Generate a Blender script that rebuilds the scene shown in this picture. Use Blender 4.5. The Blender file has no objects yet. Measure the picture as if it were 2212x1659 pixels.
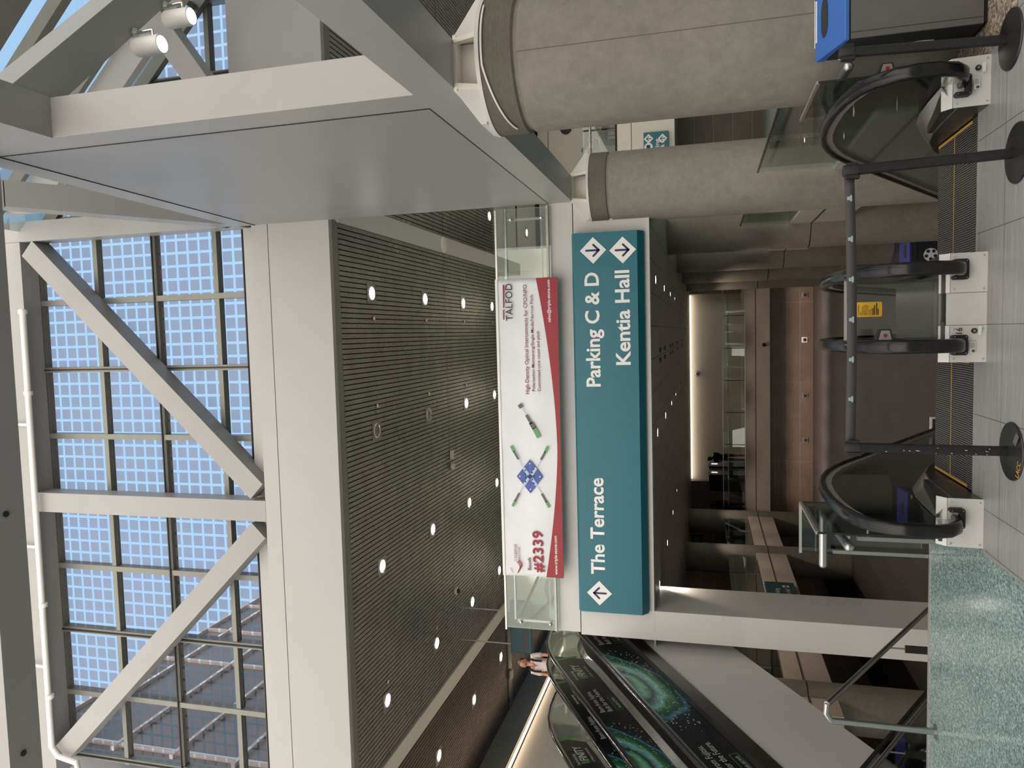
import bpy, bmesh, math, random
from mathutils import Vector, Matrix
random.seed(7)
C = bpy.context.scene.collection
SC = bpy.context.scene
PI = math.pi
# ---------------------------------------------------------------- camera, sky, exposure
EYE = 1.8
FPX = 1581.3
def _axes(pitch, yaw, roll):
    cy, sy, cp, sp = math.cos(yaw), math.sin(yaw), math.cos(pitch), math.sin(pitch)
    f = Vector((sy*cp, cy*cp, sp)); r = Vector((cy, -sy, 0)); d = f.cross(r)
    c, s = math.cos(roll), math.sin(roll)
    return c*r + s*d, -s*r + c*d, f
RIGHT, DOWN, FWD = _axes(math.radians(14.886), math.radians(-3.953), math.radians(.496))
cam = bpy.data.cameras.new('camera')
cam.sensor_fit = 'HORIZONTAL'; cam.sensor_width = 36.0; cam.lens = FPX/2212*36.0
cam.clip_start = .05; cam.clip_end = 500
cam_o = bpy.data.objects.new('camera', cam); C.objects.link(cam_o)
# the phone was held upright but the photograph is stored turned: picture right is down in the place
m = Matrix((DOWN, RIGHT, -FWD)).transposed().to_4x4(); m.translation = Vector((0, 0, EYE))
cam_o.matrix_world = m
SC.camera = cam_o
SC.view_settings.view_transform = 'Standard'; SC.view_settings.look = 'None'
SC.view_settings.gamma = 1.0; SC.view_settings.use_curve_mapping = False
SC.view_settings.exposure = 0.0
SC.cycles.use_denoising = True
SC.cycles.max_bounces = 8; SC.cycles.transparent_max_bounces = 16
SC.cycles.diffuse_bounces = 4; SC.cycles.glossy_bounces = 4
SC.cycles.caustics_reflective = False; SC.cycles.caustics_refractive = False
SC.cycles.sample_clamp_indirect = 4.0
W = bpy.data.worlds.new('sky'); SC.world = W; W.use_nodes = True
wn = W.node_tree.nodes; wl = W.node_tree.links; wn.clear()
w_out = wn.new('ShaderNodeOutputWorld'); w_bg = wn.new('ShaderNodeBackground')
w_tc = wn.new('ShaderNodeTexCoord'); w_sep = wn.new('ShaderNodeSeparateXYZ')
wl.new(w_tc.outputs['Generated'], w_sep.inputs[0])
def sky_mix(lo, hi, c0, c1):
    mr = wn.new('ShaderNodeMapRange'); mr.inputs[1].default_value = lo; mr.inputs[2].default_value = hi
    wl.new(w_sep.outputs[1], mr.inputs[0])
    mx = wn.new('ShaderNodeMix'); mx.data_type = 'RGBA'; mx.clamp_result = False; wl.new(mr.outputs[0], mx.inputs[0])
    for k, c in ((6, c0), (7, c1)):
        if isinstance(c, tuple): mx.inputs[k].default_value = c
        else: wl.new(c, mx.inputs[k])
    return mx.outputs[2]
# clear blue ahead, thin white cloud overhead, bright sunlit cloud behind the viewer
sky_col = sky_mix(.58, .22, (.46, .71, 1.0, 1), sky_mix(.1, -.85, (1.02, .97, .93, 1), (2.7, 2.5, 2.25, 1)))
w_bg.inputs[1].default_value = 1.0
wl.new(sky_col, w_bg.inputs[0])
wl.new(w_bg.outputs[0], w_out.inputs[0])

# ---------------------------------------------------------------- helpers
def at(x, y, X=None, Y=None, Z=None):
    """point of the place seen at photograph pixel (x, y) on the plane X=, Y= or Z="""
    u, v = 1659-y, x
    w = RIGHT*((u-829.5)/FPX) + DOWN*((v-1106)/FPX) + FWD
    t = X/w.x if X is not None else Y/w.y if Y is not None else (Z-EYE)/w.z
    return Vector((0, 0, EYE)) + w*t
def lin(c):
    return tuple(((v/255+.055)/1.055)**2.4 if v > 10 else v/255/12.92 for v in c)
MATS = {}
class NT:
    def __init__(s, name):
        s.m = bpy.data.materials.new(name); s.m.use_nodes = True
        s.n = s.m.node_tree.nodes; s.l = s.m.node_tree.links; s.n.clear()
        s.out = s.n.new('ShaderNodeOutputMaterial'); MATS[name] = s.m
    def add(s, t, **k):
        nd = s.n.new('ShaderNode'+t)
        for a, v in k.items(): setattr(nd, a, v)
        return nd
    def link(s, a, b): s.l.new(a, b)
    def obj(s):
        return s.add('TexCoord').outputs['Object']
    def math(s, op, a, b=None, c=None):
        nd = s.add('Math', operation=op)
        for i, v in enumerate((a, b, c)):
            if v is None: continue
            if isinstance(v, (int, float)): nd.inputs[i].default_value = v
            else: s.link(v, nd.inputs[i])
        return nd.outputs[0]
    def noise(s, scale, detail=4, rough=.55, vec=None, stretch=None):
        v = vec or s.obj()
        if stretch:
            mp = s.add('Mapping'); mp.inputs['Scale'].default_value = stretch; s.link(v, mp.inputs[0]); v = mp.outputs[0]
        nd = s.add('TexNoise'); nd.inputs['Scale'].default_value = scale; nd.inputs['Detail'].default_value = detail
        nd.inputs['Roughness'].default_value = rough; s.link(v, nd.inputs['Vector']); return nd.outputs['Fac']
    def ramp(s, f, stops, inter='LINEAR'):
        r = s.add('ValToRGB'); r.color_ramp.interpolation = inter
        e = r.color_ramp.elements
        while len(e) < len(stops): e.new(.5)
        for k, (p, c) in enumerate(stops):
            e[k].position = p; e[k].color = (*c, 1) if len(c) == 3 else c
        s.link(f, r.inputs[0]); return r.outputs[0]
    def mix(s, f, a, b, blend='MIX'):
        nd = s.add('Mix', data_type='RGBA', blend_type=blend)
        for i, v in ((0, f), (6, a), (7, b)):
            if isinstance(v, (int, float)): nd.inputs[i].default_value = v
            elif isinstance(v, tuple): nd.inputs[i].default_value = (*v, 1)[:4]
            else: s.link(v, nd.inputs[i])
        return nd.outputs[2]
    def grid(s, axis, spacing, offset, width):
        """1 on thin lines across an object axis"""
        sep = s.add('SeparateXYZ'); s.link(s.obj(), sep.inputs[0])
        a = s.math('DIVIDE', s.math('SUBTRACT', sep.outputs[axis], offset), spacing)
        fr = s.math('FRACT', s.math('ADD', a, 1000.5))
        return s.math('LESS_THAN', s.math('ABSOLUTE', s.math('SUBTRACT', fr, .5)), width/spacing/2)
    def bsdf(s, col, rough=.5, metal=0., bump=None, bstr=.2, spec=None, emis=None, estr=0., coat=0.):
        b = s.add('BsdfPrincipled')
        for k, v in (('Base Color', col), ('Roughness', rough), ('Metallic', metal)):
            if isinstance(v, tuple): b.inputs[k].default_value = (*v, 1)[:4]
            elif isinstance(v, (int, float)): b.inputs[k].default_value = v
            else: s.link(v, b.inputs[k])
        if spec is not None: b.inputs['Specular IOR Level'].default_value = spec
        if coat: b.inputs['Coat Weight'].default_value = coat
        if emis: b.inputs['Emission Color'].default_value = (*emis, 1); b.inputs['Emission Strength'].default_value = estr
        if bump is not None:
            bp = s.add('Bump'); bp.inputs['Strength'].default_value = bstr; bp.inputs['Distance'].default_value = .01
            s.link(bump, bp.inputs['Height']); s.link(bp.outputs[0], b.inputs['Normal'])
        s.link(b.outputs[0], s.out.inputs[0]); return b
def plain(name, col, rough=.5, metal=0., nz=.06, scale=6, **k):
    t = NT(name); f = t.noise(scale, 3)
    c = t.ramp(f, [(.3, tuple(v*(1-nz) for v in col)), (.7, tuple(min(1, v*(1+nz)) for v in col))])
    t.bsdf(c, rough, metal, **k); return t.m
def glow(name, col, s):
    t = NT(name); e = t.add('Emission'); e.inputs[0].default_value = (*col, 1); e.inputs[1].default_value = s
    t.link(e.outputs[0], t.out.inputs[0]); return t.m

def dark(c, k): return tuple(v*k for v in c)
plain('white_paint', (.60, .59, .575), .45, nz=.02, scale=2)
plain('steel_paint_dimmed', (.315, .312, .308), .4, nz=.03, scale=1.5)  # frame paint darkened to imitate the dimmer light overhead
plain('panel_paint_dimmed', (.275, .277, .283), .42, nz=.04, scale=1.1)  # weaker light on the girder panel is put into this grey
plain('upper_white_dimmed', (.40, .397, .39), .45, nz=.02, scale=1.5)  # darker copy of the white paint, standing in for dimmer light high up
plain('warm_white', (.72, .69, .62), .5, nz=.02)
plain('pale_green_wall', (.50, .51, .42), .5, nz=.03)
plain('grey_frame', (.20, .20, .175), .4, .3, nz=.05)
plain('black_rubber', (.010, .010, .011), .2, nz=.2, scale=30, spec=.4)
plain('black_matt', (.012, .012, .012), .6, nz=.2)
plain('black_post', (.013, .013, .014), .38, nz=.3, scale=40)
plain('dark_skirt', (.018, .017, .016), .35, nz=.2)
plain('teal', lin((18, 104, 118)), .38, nz=.03)
plain('teal_dark', lin((4, 62, 72)), .4, nz=.03)
plain('sign_white', (.82, .82, .80), .5, nz=.01)
plain('navy', lin((28, 32, 84)), .5, nz=.02)
plain('banner_white', (.76, .78, .82), .55, nz=.015)
plain('banner_red', lin((150, 36, 48)), .5, nz=.05)
plain('banner_maroon', lin((122, 40, 58)), .5, nz=.03)
plain('banner_black', lin((44, 36, 44)), .5)
plain('banner_grey', lin((90, 90, 94)), .5)
plain('banner_green', lin((96, 158, 92)), .5)
plain('chip_blue', lin((70, 92, 168)), .5, nz=.2, scale=14)
plain('chip_pale', lin((176, 200, 222)), .5)
plain('yellow_plate', lin((212, 168, 40)), .5, nz=.04)
plain('bin_blue', lin((52, 100, 172)), .45, nz=.03)
plain('bin_grey', lin((92, 90, 88)), .6, nz=.04)
plain('bin_dark', lin((38, 40, 40)), .5, nz=.05)
plain('lower_bin', lin((30, 34, 42)), .5)
plain('lower_bin_blue', lin((48, 58, 140)), .5)
plain('skin', lin((196, 140, 112)), .5, nz=.04)
plain('hair', (.012, .009, .008), .6)
plain('shirt_white', lin((214, 200, 194)), .8, nz=.05)
plain('trouser_dark', lin((48, 52, 60)), .8)
plain('jacket_tan', lin((126, 116, 100)), .8, nz=.08)
plain('shirt_grey', lin((150, 150, 152)), .8, nz=.1)
plain('cloth_black', (.006, .006, .006), .9)
plain('lanyard', lin((52, 44, 82)), .7)
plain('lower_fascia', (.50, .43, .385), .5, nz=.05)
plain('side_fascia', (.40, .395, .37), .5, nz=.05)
plain('upper_floor_tile', (.3, .29, .27), .5)
plain('ad_text', lin((190, 194, 192)), .4)
plain('ad_green', lin((70, 118, 62)), .4, nz=.03)
plain('stair_stone', (.16, .15, .14), .6)
plain('chrome', (.8, .8, .8), .12, 1.0, nz=.02)
plain('bracket', (.36, .36, .34), .4, .7)
plain('lamp_white', (.8, .79, .77), .35, nz=.01)
plain('device_white', (.55, .54, .50), .5)
plain('dark_recess', (.02, .02, .02), .7)
plain('back_cloth', lin((52, 58, 74)), .8, nz=.1)
plain('chair_dark', (.03, .03, .035), .5)
plain('strip_metal', (.62, .60, .55), .35, .8)
glow('lamp_glow', (1, .93, .85), 26)
glow('lamp_glow_warm', (1, .86, .66), 14)
glow('spot_glow', (1, .9, .88), 7)
glow('cove_glow', (1, .74, .50), 5.5)
glow('cove_glow_white', (1, .80, .60), 3.2)
glow('led_blue', (.55, .78, 1), 1.3)
glow('red_light', (1, .12, .08), .8)
def steel(name, base, rough, st):
    t = NT(name); f = t.noise(26, 4, stretch=st)
    g = t.noise(1.6, 3)
    c = t.mix(.35, t.ramp(f, [(.3, dark(base, .82)), (.7, base)]), t.ramp(g, [(.3, dark(base, .75)), (.7, base)]))
    t.bsdf(c, t.ramp(g, [(.3, (rough*.8,)*3), (.7, (rough*1.25,)*3)]), 1.0, bump=f, bstr=.03)
steel('brushed_steel', (.74, .73, .71), .38, (1, 1, 22))
plain('plate_steel', (.74, .73, .71), .38, .25, nz=.03, scale=14)
steel('rail_steel', (.52, .53, .53), .32, (20, 1, 1))
steel('dark_steel', (.20, .19, .18), .3, (1, 14, 14))
plain('deck_steel', (.50, .48, .455), .22, .9, nz=.03, scale=2)
# concrete
t = NT('concrete'); f1 = t.noise(1.1, 6, .6); f2 = t.noise(9, 6, .7); f3 = t.noise(70, 2)
c = t.ramp(f1, [(.25, (.172, .157, .135)), (.5, (.218, .201, .174)), (.75, (.268, .25, .22))])
c = t.mix(.35, c, t.ramp(f2, [(.3, (.14, .128, .11)), (.7, (.31, .29, .255))]))
pits = t.ramp(f3, [(.23, (.35, .35, .35)), (.30, (1, 1, 1))]); c = t.mix(1., c, pits, 'MULTIPLY')
t.bsdf(c, .75, bump=f2, bstr=.25)
t = NT('concrete_cap'); f1 = t.noise(2, 6, .6); f2 = t.noise(14, 5, .7, stretch=(1, 1, 4))
c = t.mix(.5, t.ramp(f1, [(.3, (.095, .083, .068)), (.7, (.14, .125, .105))]), t.ramp(f2, [(.3, (.08, .07, .058)), (.7, (.165, .148, .126))]))
t.bsdf(c, .8, bump=f2, bstr=.2)
# aggregate at the column foot
t = NT('aggregate'); v = t.add('TexVoronoi'); v.inputs['Scale'].default_value = 55; t.link(t.obj(), v.inputs['Vector'])
c = t.ramp(v.outputs['Color'], [(.15, (.09, .065, .045)), (.5, (.25, .20, .155)), (.85, (.42, .36, .29))])
t.bsdf(c, .7, bump=v.outputs['Distance'], bstr=.5)
# terrazzo
t = NT('terrazzo'); v = t.add('TexVoronoi'); v.inputs['Scale'].default_value = 85; t.link(t.obj(), v.inputs['Vector'])
c = t.ramp(v.outputs['Color'], [(.12, (.04, .075, .08)), (.4, (.155, .235, .235)), (.62, (.25, .35, .345)), (.9, (.52, .62, .60))])
c = t.mix(.3, c, t.ramp(t.noise(1.2, 3), [(.3, (.18, .26, .255)), (.7, (.30, .39, .38))]))
t.bsdf(c, .14)
# grey porcelain tile, fine streaks across, joints
t = NT('floor_tile'); f = t.noise(3.2, 5, .65, stretch=(.35, 9, 1)); f2 = t.noise(26, 3, .6, stretch=(.12, 5, 1)); f3 = t.noise(.9, 3)
c = t.mix(.55, t.ramp(f, [(.3, (.16, .162, .158)), (.7, (.37, .372, .365))]), t.ramp(f2, [(.3, (.13, .132, .13)), (.75, (.46, .462, .455))]))
c = t.mix(.3, c, t.ramp(f3, [(.3, (.21, .213, .21)), (.7, (.34, .343, .34))]))
jl = t.math('MAXIMUM', t.grid(0, .62, -.012, .005), t.grid(1, 1.22, 4.03, .005)); c = t.mix(jl, c, (.075, .075, .075))
t.bsdf(c, .42)
# lower carpet / dark stone
t = NT('lower_floor'); f = t.noise(.6, 5, .6, stretch=(3, .5, 1)); f2 = t.noise(60, 2)
c = t.mix(.3, t.ramp(f, [(.3, (.017, .0145, .0145)), (.7, (.036, .031, .031))]), t.ramp(f2, [(.3, (.011, .010, .010)), (.7, (.042, .037, .037))]))
t.bsdf(c, .5)
# brown stone cladding with joints
def stone(name, lo, hi, zs, xs, axis=0):
    t = NT(name); f = t.noise(.55, 4, .6); f2 = t.noise(5, 5, .6)
    br = t.add('TexBrick'); br.inputs['Scale'].default_value = 1; br.inputs['Brick Width'].default_value = .62; br.inputs['Row Height'].default_value = .31
    br.inputs['Mortar Size'].default_value = .004; br.inputs['Color1'].default_value = (1, 1, 1, 1); br.inputs['Color2'].default_value = (.86, .86, .86, 1); br.inputs['Mortar'].default_value = (.7, .7, .7, 1)
    sp = t.add('SeparateXYZ'); t.link(t.obj(), sp.inputs[0]); cb = t.add('CombineXYZ')
    t.link(sp.outputs[axis], cb.inputs[0]); t.link(sp.outputs[2], cb.inputs[1]); t.link(cb.outputs[0], br.inputs[0])
    c = t.mix(.4, t.ramp(f, [(.3, lo), (.7, hi)]), t.ramp(f2, [(.3, lo), (.7, hi)])); c = t.mix(1., c, br.outputs[0], 'MULTIPLY')
    j = t.math('MAXIMUM', t.grid(2, zs, -3.45, .022), t.grid(axis, xs, 1.3, .02)); c = t.mix(j, c, (.30, .235, .19))
    t.bsdf(c, .38)
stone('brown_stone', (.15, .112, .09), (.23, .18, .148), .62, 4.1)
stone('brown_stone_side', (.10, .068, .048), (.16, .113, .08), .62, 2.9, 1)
# lower ceiling panels
t = NT('ceiling_panel'); f = t.noise(6, 3, stretch=(.15, 3, 1)); f2 = t.noise(30, 2, stretch=(.05, 3, 1))
c = t.mix(.5, t.ramp(f, [(.3, (.33, .325, .305)), (.7, (.42, .412, .39))]), t.ramp(f2, [(.3, (.30, .295, .28)), (.7, (.45, .44, .42))]))
j = t.math('MAXIMUM', t.grid(0, .5535, .0905, .016), t.grid(1, 4.85, 14.72, .03)); c = t.mix(j, c, (.012, .012, .012))
t.bsdf(c, .4, .15)
# bronze linear ceiling
t = NT('slat_metal'); f = t.noise(1.3, 4, .6, stretch=(1, 1.6, 1)); f2 = t.noise(11, 3, .6, stretch=(1, .8, 1))
c = t.ramp(f, [(.3, (.205, .20, .188)), (.7, (.285, .28, .262))])
t.bsdf(c, t.ramp(f2, [(.3, (.26,)*3), (.7, (.38,)*3)]), .75, bump=t.noise(1.6, 2, stretch=(1, 1.5, 1)), bstr=.10)
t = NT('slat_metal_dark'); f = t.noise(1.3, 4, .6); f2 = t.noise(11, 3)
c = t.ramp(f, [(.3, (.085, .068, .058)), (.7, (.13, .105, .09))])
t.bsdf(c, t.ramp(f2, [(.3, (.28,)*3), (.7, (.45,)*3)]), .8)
# glass
def glass(name, tint, refl=.08, rough=.01):
    t = NT(name); tr = t.add('BsdfTransparent'); tr.inputs[0].default_value = (*tint, 1)
    gl = t.add('BsdfGlossy'); gl.inputs['Roughness'].default_value = rough; gl.inputs[0].default_value = (.95, 1, .98, 1)
    lw = t.add('LayerWeight'); lw.inputs[0].default_value = .25
    mx = t.add('MixShader'); t.link(t.math('ADD', t.math('MULTIPLY', lw.outputs['Fresnel'], .8), refl*.5), mx.inputs[0])
    t.link(tr.outputs[0], mx.inputs[1]); t.link(gl.outputs[0], mx.inputs[2]); t.link(mx.outputs[0], t.out.inputs[0])
glass('clear_glass', (.96, .98, .97), .05)
glass('guard_glass', (.935, .97, .955), .07)
glass('smoke_glass', (.93, .94, .93), .06)
glass('roof_glass', (.95, .98, 1.0), .03)
# fritted glazing: fine dotted squares between clear strips
t = NT('frit_glass')
sp = t.add('SeparateXYZ'); t.link(t.obj(), sp.inputs[0])
def band(ax, off, sp_, wd):
    a = t.math('DIVIDE', t.math('SUBTRACT', sp.outputs[ax], off), sp_); fr = t.math('FRACT', t.math('ADD', a, 500.))
    return t.math('LESS_THAN', fr, wd)
sq = t.math('MULTIPLY', band(0, .02, .262, .80), band(2, .09, .262, .80))
dots = t.math('MULTIPLY', t.math('LESS_THAN', t.math('FRACT', t.math('MULTIPLY', sp.outputs[2], 38)), .72), 1.)
den = t.math('MULTIPLY', sq, t.math('ADD', t.math('MULTIPLY', dots, .26), .74))
tr = t.add('BsdfTransparent'); t.link(t.mix(den, (.985, .995, 1.), (.80, .745, .755)), tr.inputs[0])
df = t.add('BsdfDiffuse'); df.inputs[0].default_value = (.42, .42, .44, 1)
mx = t.add('MixShader'); t.link(t.math('MULTIPLY', den, .10), mx.inputs[0]); t.link(tr.outputs[0], mx.inputs[1]); t.link(df.outputs[0], mx.inputs[2])
t.link(mx.outputs[0], t.out.inputs[0])
# neighbouring glass wing
t = NT('wing_glass'); sp = t.add('SeparateXYZ'); t.link(t.obj(), sp.inputs[0])
f = t.noise(.5, 3)
t.bsdf(t.ramp(f, [(.3, (.10, .115, .13)), (.7, (.17, .185, .20))]), .25)
# escalator step metal, grooves along the run
t = NT('step_metal'); g = t.grid(0, .0165, 0, .006)
c = t.mix(g, (.012, .012, .012), (.25, .24, .23)); t.bsdf(c, .4, .5)
plain('step_yellow', lin((190, 150, 60)), .5)
# advertising film: dark with a green lens-like swirl repeating along the slope
t = NT('ad_film')
uv = t.add('UVMap'); su = t.add('SeparateXYZ'); t.link(uv.outputs[0], su.inputs[0])
U, V = su.outputs[0], su.outputs[1]           # metres down the slope from the top of the print, metres up from the deck
dx = t.math('MULTIPLY', t.math('SUBTRACT', U, 1.46), .74); dy = t.math('SUBTRACT', V, .80)
wob = t.noise(2.2, 3, vec=uv.outputs[0])
r = t.math('ADD', t.math('POWER', t.math('ADD', t.math('POWER', dx, 2.), t.math('POWER', t.math('MULTIPLY', dy, .98), 2.)), .5), t.math('MULTIPLY', t.math('SUBTRACT', wob, .5), .34))
ringc = t.ramp(r, [(.0, lin((150, 186, 120))), (.16, lin((52, 100, 60))), (.30, lin((120, 176, 150))), (.42, lin((16, 56, 50))), (.54, lin((126, 182, 180))), (.62, lin((40, 108, 62))), (.74, lin((20, 60, 48))), (.80, lin((70, 120, 140))), (.86, lin((10, 26, 34))), (1., lin((8, 14, 20)))])
vo = t.add('TexVoronoi'); vo.inputs['Scale'].default_value = 17; t.link(uv.outputs[0], vo.inputs['Vector'])
dts = t.math('MULTIPLY', t.math('LESS_THAN', vo.outputs['Distance'], .2), t.math('LESS_THAN', r, 1.12)); dts = t.math('MULTIPLY', dts, t.math('GREATER_THAN', r, .45))
vo2 = t.add('TexVoronoi'); vo2.inputs['Scale'].default_value = 6; t.link(uv.outputs[0], vo2.inputs['Vector'])
blb = t.math('MULTIPLY', t.math('LESS_THAN', vo2.outputs['Distance'], .3), t.math('LESS_THAN', r, .5))
c = t.mix(t.math('MULTIPLY', blb, .3), ringc, lin((150, 200, 190))); c = t.mix(t.math('MULTIPLY', dts, .8), c, lin((214, 236, 214)))
inside = t.math('MULTIPLY', t.math('GREATER_THAN', U, .12), t.math('LESS_THAN', U, 2.85))
c = t.mix(inside, lin((14, 16, 20)), c)
t.bsdf(c, .3, coat=.2)
plain('ad_dark', lin((20, 20, 23)), .35)
# ---------------------------------------------------------------- mesh building
class MB:
    def __init__(s): s.v = []; s.f = []; s.uv = {}
    def add(s, vs, fs):
        o = len(s.v); s.v += [Vector(p) for p in vs]; s.f += [tuple(i+o for i in f) for f in fs]; return s
    def box(s, x0, x1, y0, y1, z0, z1):
        return s.add([(x0,y0,z0),(x1,y0,z0),(x1,y1,z0),(x0,y1,z0),(x0,y0,z1),(x1,y0,z1),(x1,y1,z1),(x0,y1,z1)],
                     [(0,3,2,1),(4,5,6,7),(0,1,5,4),(1,2,6,5),(2,3,7,6),(3,0,4,7)])
    def prism(s, poly, ext):
        p = [Vector(q) for q in poly]; e = Vector(ext); n = len(p)
        nrm = Vector((0,0,0))
        for i in range(n): nrm += p[i].cross(p[(i+1) % n])
        if nrm.dot(e) > 0: p.reverse()
        return s.add(p+[q+e for q in p], [tuple(range(n)), tuple(range(2*n-1, n-1, -1))]+[(i, n+i, n+(i+1) % n, (i+1) % n) for i in range(n)])
    def beam(s, a, b, w, h, up=(0,0,1)):
        a, b = Vector(a), Vector(b); d = (b-a).normalized(); sd = d.cross(Vector(up)).normalized(); u = sd.cross(d)
        q = [a+sd*i*w/2+u*j*h/2 for i, j in ((-1,-1),(1,-1),(1,1),(-1,1))]
        return s.prism(q, b-a)
    def tube(s, pts, r, n=10, caps=True):
        pts = [Vector(p) for p in pts]; o = len(s.v); k = len(pts)
        t0 = (pts[1]-pts[0]).normalized(); ref = Vector((0,0,1)) if abs(t0.z) < .9 else Vector((1,0,0))
        a = t0.cross(ref).normalized()
        for i, p in enumerate(pts):
            t = (pts[min(i+1, k-1)]-pts[max(i-1, 0)]).normalized()
            a = (a-t*a.dot(t)).normalized(); b = t.cross(a)
            rr = r[i] if isinstance(r, (list, tuple)) else r
            s.v += [p+(a*math.cos(2*PI*j/n)+b*math.sin(2*PI*j/n))*rr for j in range(n)]
        for i in range(k-1):
            for j in range(n):
                s.f.append((o+i*n+j, o+i*n+(j+1) % n, o+(i+1)*n+(j+1) % n, o+(i+1)*n+j))
        if caps: s.f += [tuple(o+j for j in range(n-1, -1, -1)), tuple(o+(k-1)*n+j for j in range(n))]
        return s
    def sweep(s, path, X, sec, caps=True):
        """section (x, n) swept along a path of (y, z) in the plane X"""
        o = len(s.v); k = len(path); m_ = len(sec)
        for i, (y, z) in enumerate(path):
            y0, z0 = path[max(i-1, 0)]; y1, z1 = path[min(i+1, k-1)]
            d = math.hypot(y1-y0, z1-z0) or 1; ty, tz = (y1-y0)/d, (z1-z0)/d
            s.v += [Vector((X+sx, y-tz*sn, z+ty*sn)) for sx, sn in sec]
        for i in range(k-1):
            for j in range(m_):
                s.f.append((o+i*m_+j, o+(i+1)*m_+j, o+(i+1)*m_+(j+1) % m_, o+i*m_+(j+1) % m_))
        if caps: s.f += [tuple(o+j for j in range(m_)), tuple(o+(k-1)*m_+j for j in range(m_-1, -1, -1))]
        return s
    def lathe(s, prof, c, n=32, axis='Z', caps=True):
        o = len(s.v); c = Vector(c); k = len(prof)
        for r, h in prof:
            for j in range(n):
                a = 2*PI*j/n; x, y = r*math.cos(a), r*math.sin(a)
                s.v.append(c+(Vector((x, y, h)) if axis == 'Z' else Vector((x, h, y)) if axis == 'Y' else Vector((h, x, y))))
        for i in range(k-1):
            for j in range(n):
                s.f.append((o+i*n+j, o+i*n+(j+1) % n, o+(i+1)*n+(j+1) % n, o+(i+1)*n+j))
        if caps: s.f += [tuple(o+j for j in range(n-1, -1, -1)), tuple(o+(k-1)*n+j for j in range(n))]
        return s
    def cyl(s, a, b, r, n=16): return s.tube([a, b], r, n)
    def ball(s, c, r, n=12, sc=(1,1,1)):
        pr = [(max(1e-4, math.sin(PI*i/n))*r, -math.cos(PI*i/n)*r) for i in range(n+1)]
        o = len(s.v); s.lathe(pr, (0,0,0), n*2)
        for i in range(o, len(s.v)): s.v[i] = Vector(c)+Vector([s.v[i][k]*sc[k] for k in range(3)])
        return s
    def build(s, name, mat, parent=None, smooth=False, bevel=0, auto=None):
        me = bpy.data.meshes.new(name)
        off = Vector((0,0,0)); p = parent
        while p is not None: off += p.location; p = p.parent
        me.from_pydata([tuple(v-off) for v in s.v], [], s.f)
        bm = bmesh.new(); bm.from_mesh(me); bmesh.ops.recalc_face_normals(bm, faces=bm.faces); bm.to_mesh(me); bm.free()
        if s.uv:
            l = me.uv_layers.new(name='UVMap')
            for lp in me.loops: l.data[lp.index].uv = s.uv.get(lp.vertex_index, (0, 0))
        o = bpy.data.objects.new(name, me); C.objects.link(o)
        me.materials.append(MATS[mat] if isinstance(mat, str) else mat)
        if parent is not None: o.parent = parent
        if smooth:
            for p_ in me.polygons: p_.use_smooth = True
            try: me.set_sharp_from_angle(angle=math.radians(auto or 40))
            except Exception: pass
        if bevel:
            b = o.modifiers.new('bevel', 'BEVEL'); b.width = bevel; b.segments = 2; b.limit_method = 'ANGLE'; b.harden_normals = False
        return o
def box(name, mat, parent, x0, x1, y0, y1, z0, z1, bevel=0): return MB().box(x0, x1, y0, y1, z0, z1).build(name, mat, parent, bevel=bevel)
def tag(o, label=None, cat=None, group=None, kind=None):
    for k, v in (('label', label), ('category', cat), ('group', group), ('kind', kind)):
        if v: o[k] = v
    return o
def thing(name, label, cat, loc=(0,0,0), group=None, rz=0):
    o = bpy.data.objects.new(name, None); C.objects.link(o); o.location = loc; o.rotation_euler.z = rz; o.empty_display_size = .1
    return tag(o, label, cat, group)
def struct(o): o['kind'] = 'structure'; return o
def dup(o, parent=None):
    c = o.copy(); C.objects.link(c)
    if parent is not None: c.parent = parent
    for ch in list(o.children): dup(ch, c)
    return c
_cap = {}
def lettering(parent, text, p0, right, up, mat, width=None, height=None, name='lettering', depth=.004, bold=0., spacing=1., shear=0., label=None):
    """flat raised letters, baseline from p0 towards right; width and cap height in metres"""
    cu = bpy.data.curves.new('letters', 'FONT'); cu.body = text; cu.resolution_u = 3; cu.extrude = 0; cu.offset = bold
    cu.space_character = spacing; cu.shear = shear
    o = bpy.data.objects.new('letters', cu); C.objects.link(o)
    dg = bpy.context.evaluated_depsgraph_get(); dg.update()
    me = bpy.data.meshes.new_from_object(o.evaluated_get(dg))
    bpy.data.objects.remove(o); bpy.data.curves.remove(cu)
    xs = [v.co.x for v in me.vertices]
    x0, x1 = min(xs), max(xs)
    CAP = .729 if not any(ord(ch) > 0x3000 for ch in text) else .85
    if height is None: kx = width/(x1-x0); ky = kx
    elif width is None: ky = height/CAP; kx = ky
    else: kx = width/(x1-x0); ky = height/CAP
    r = Vector(right).normalized(); u = Vector(up).normalized(); nrm = r.cross(u)
    off = Vector((0,0,0)); p = parent
    while p is not None: off += p.location; p = p.parent
    base = Vector(p0)-off
    for v in me.vertices: v.co = base + r*((v.co.x-x0)*kx) + u*(v.co.y*ky) + nrm*depth
    me.name = name
    ob = bpy.data.objects.new(name, me); C.objects.link(ob); me.materials.clear(); me.materials.append(MATS[mat]); ob.parent = parent
    if label: ob['label'] = label
    return ob
def flat(parent, name, pts2, p0, right, up, mat, depth=.003, thick=.002):
    """flat outline with a little thickness, points in (right, up) metres from p0"""
    r = Vector(right).normalized(); u = Vector(up).normalized(); n = r.cross(u); p0 = Vector(p0)
    return MB().prism([p0+r*a+u*b+n*depth for a, b in pts2], n*thick).build(name, mat, parent)
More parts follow.
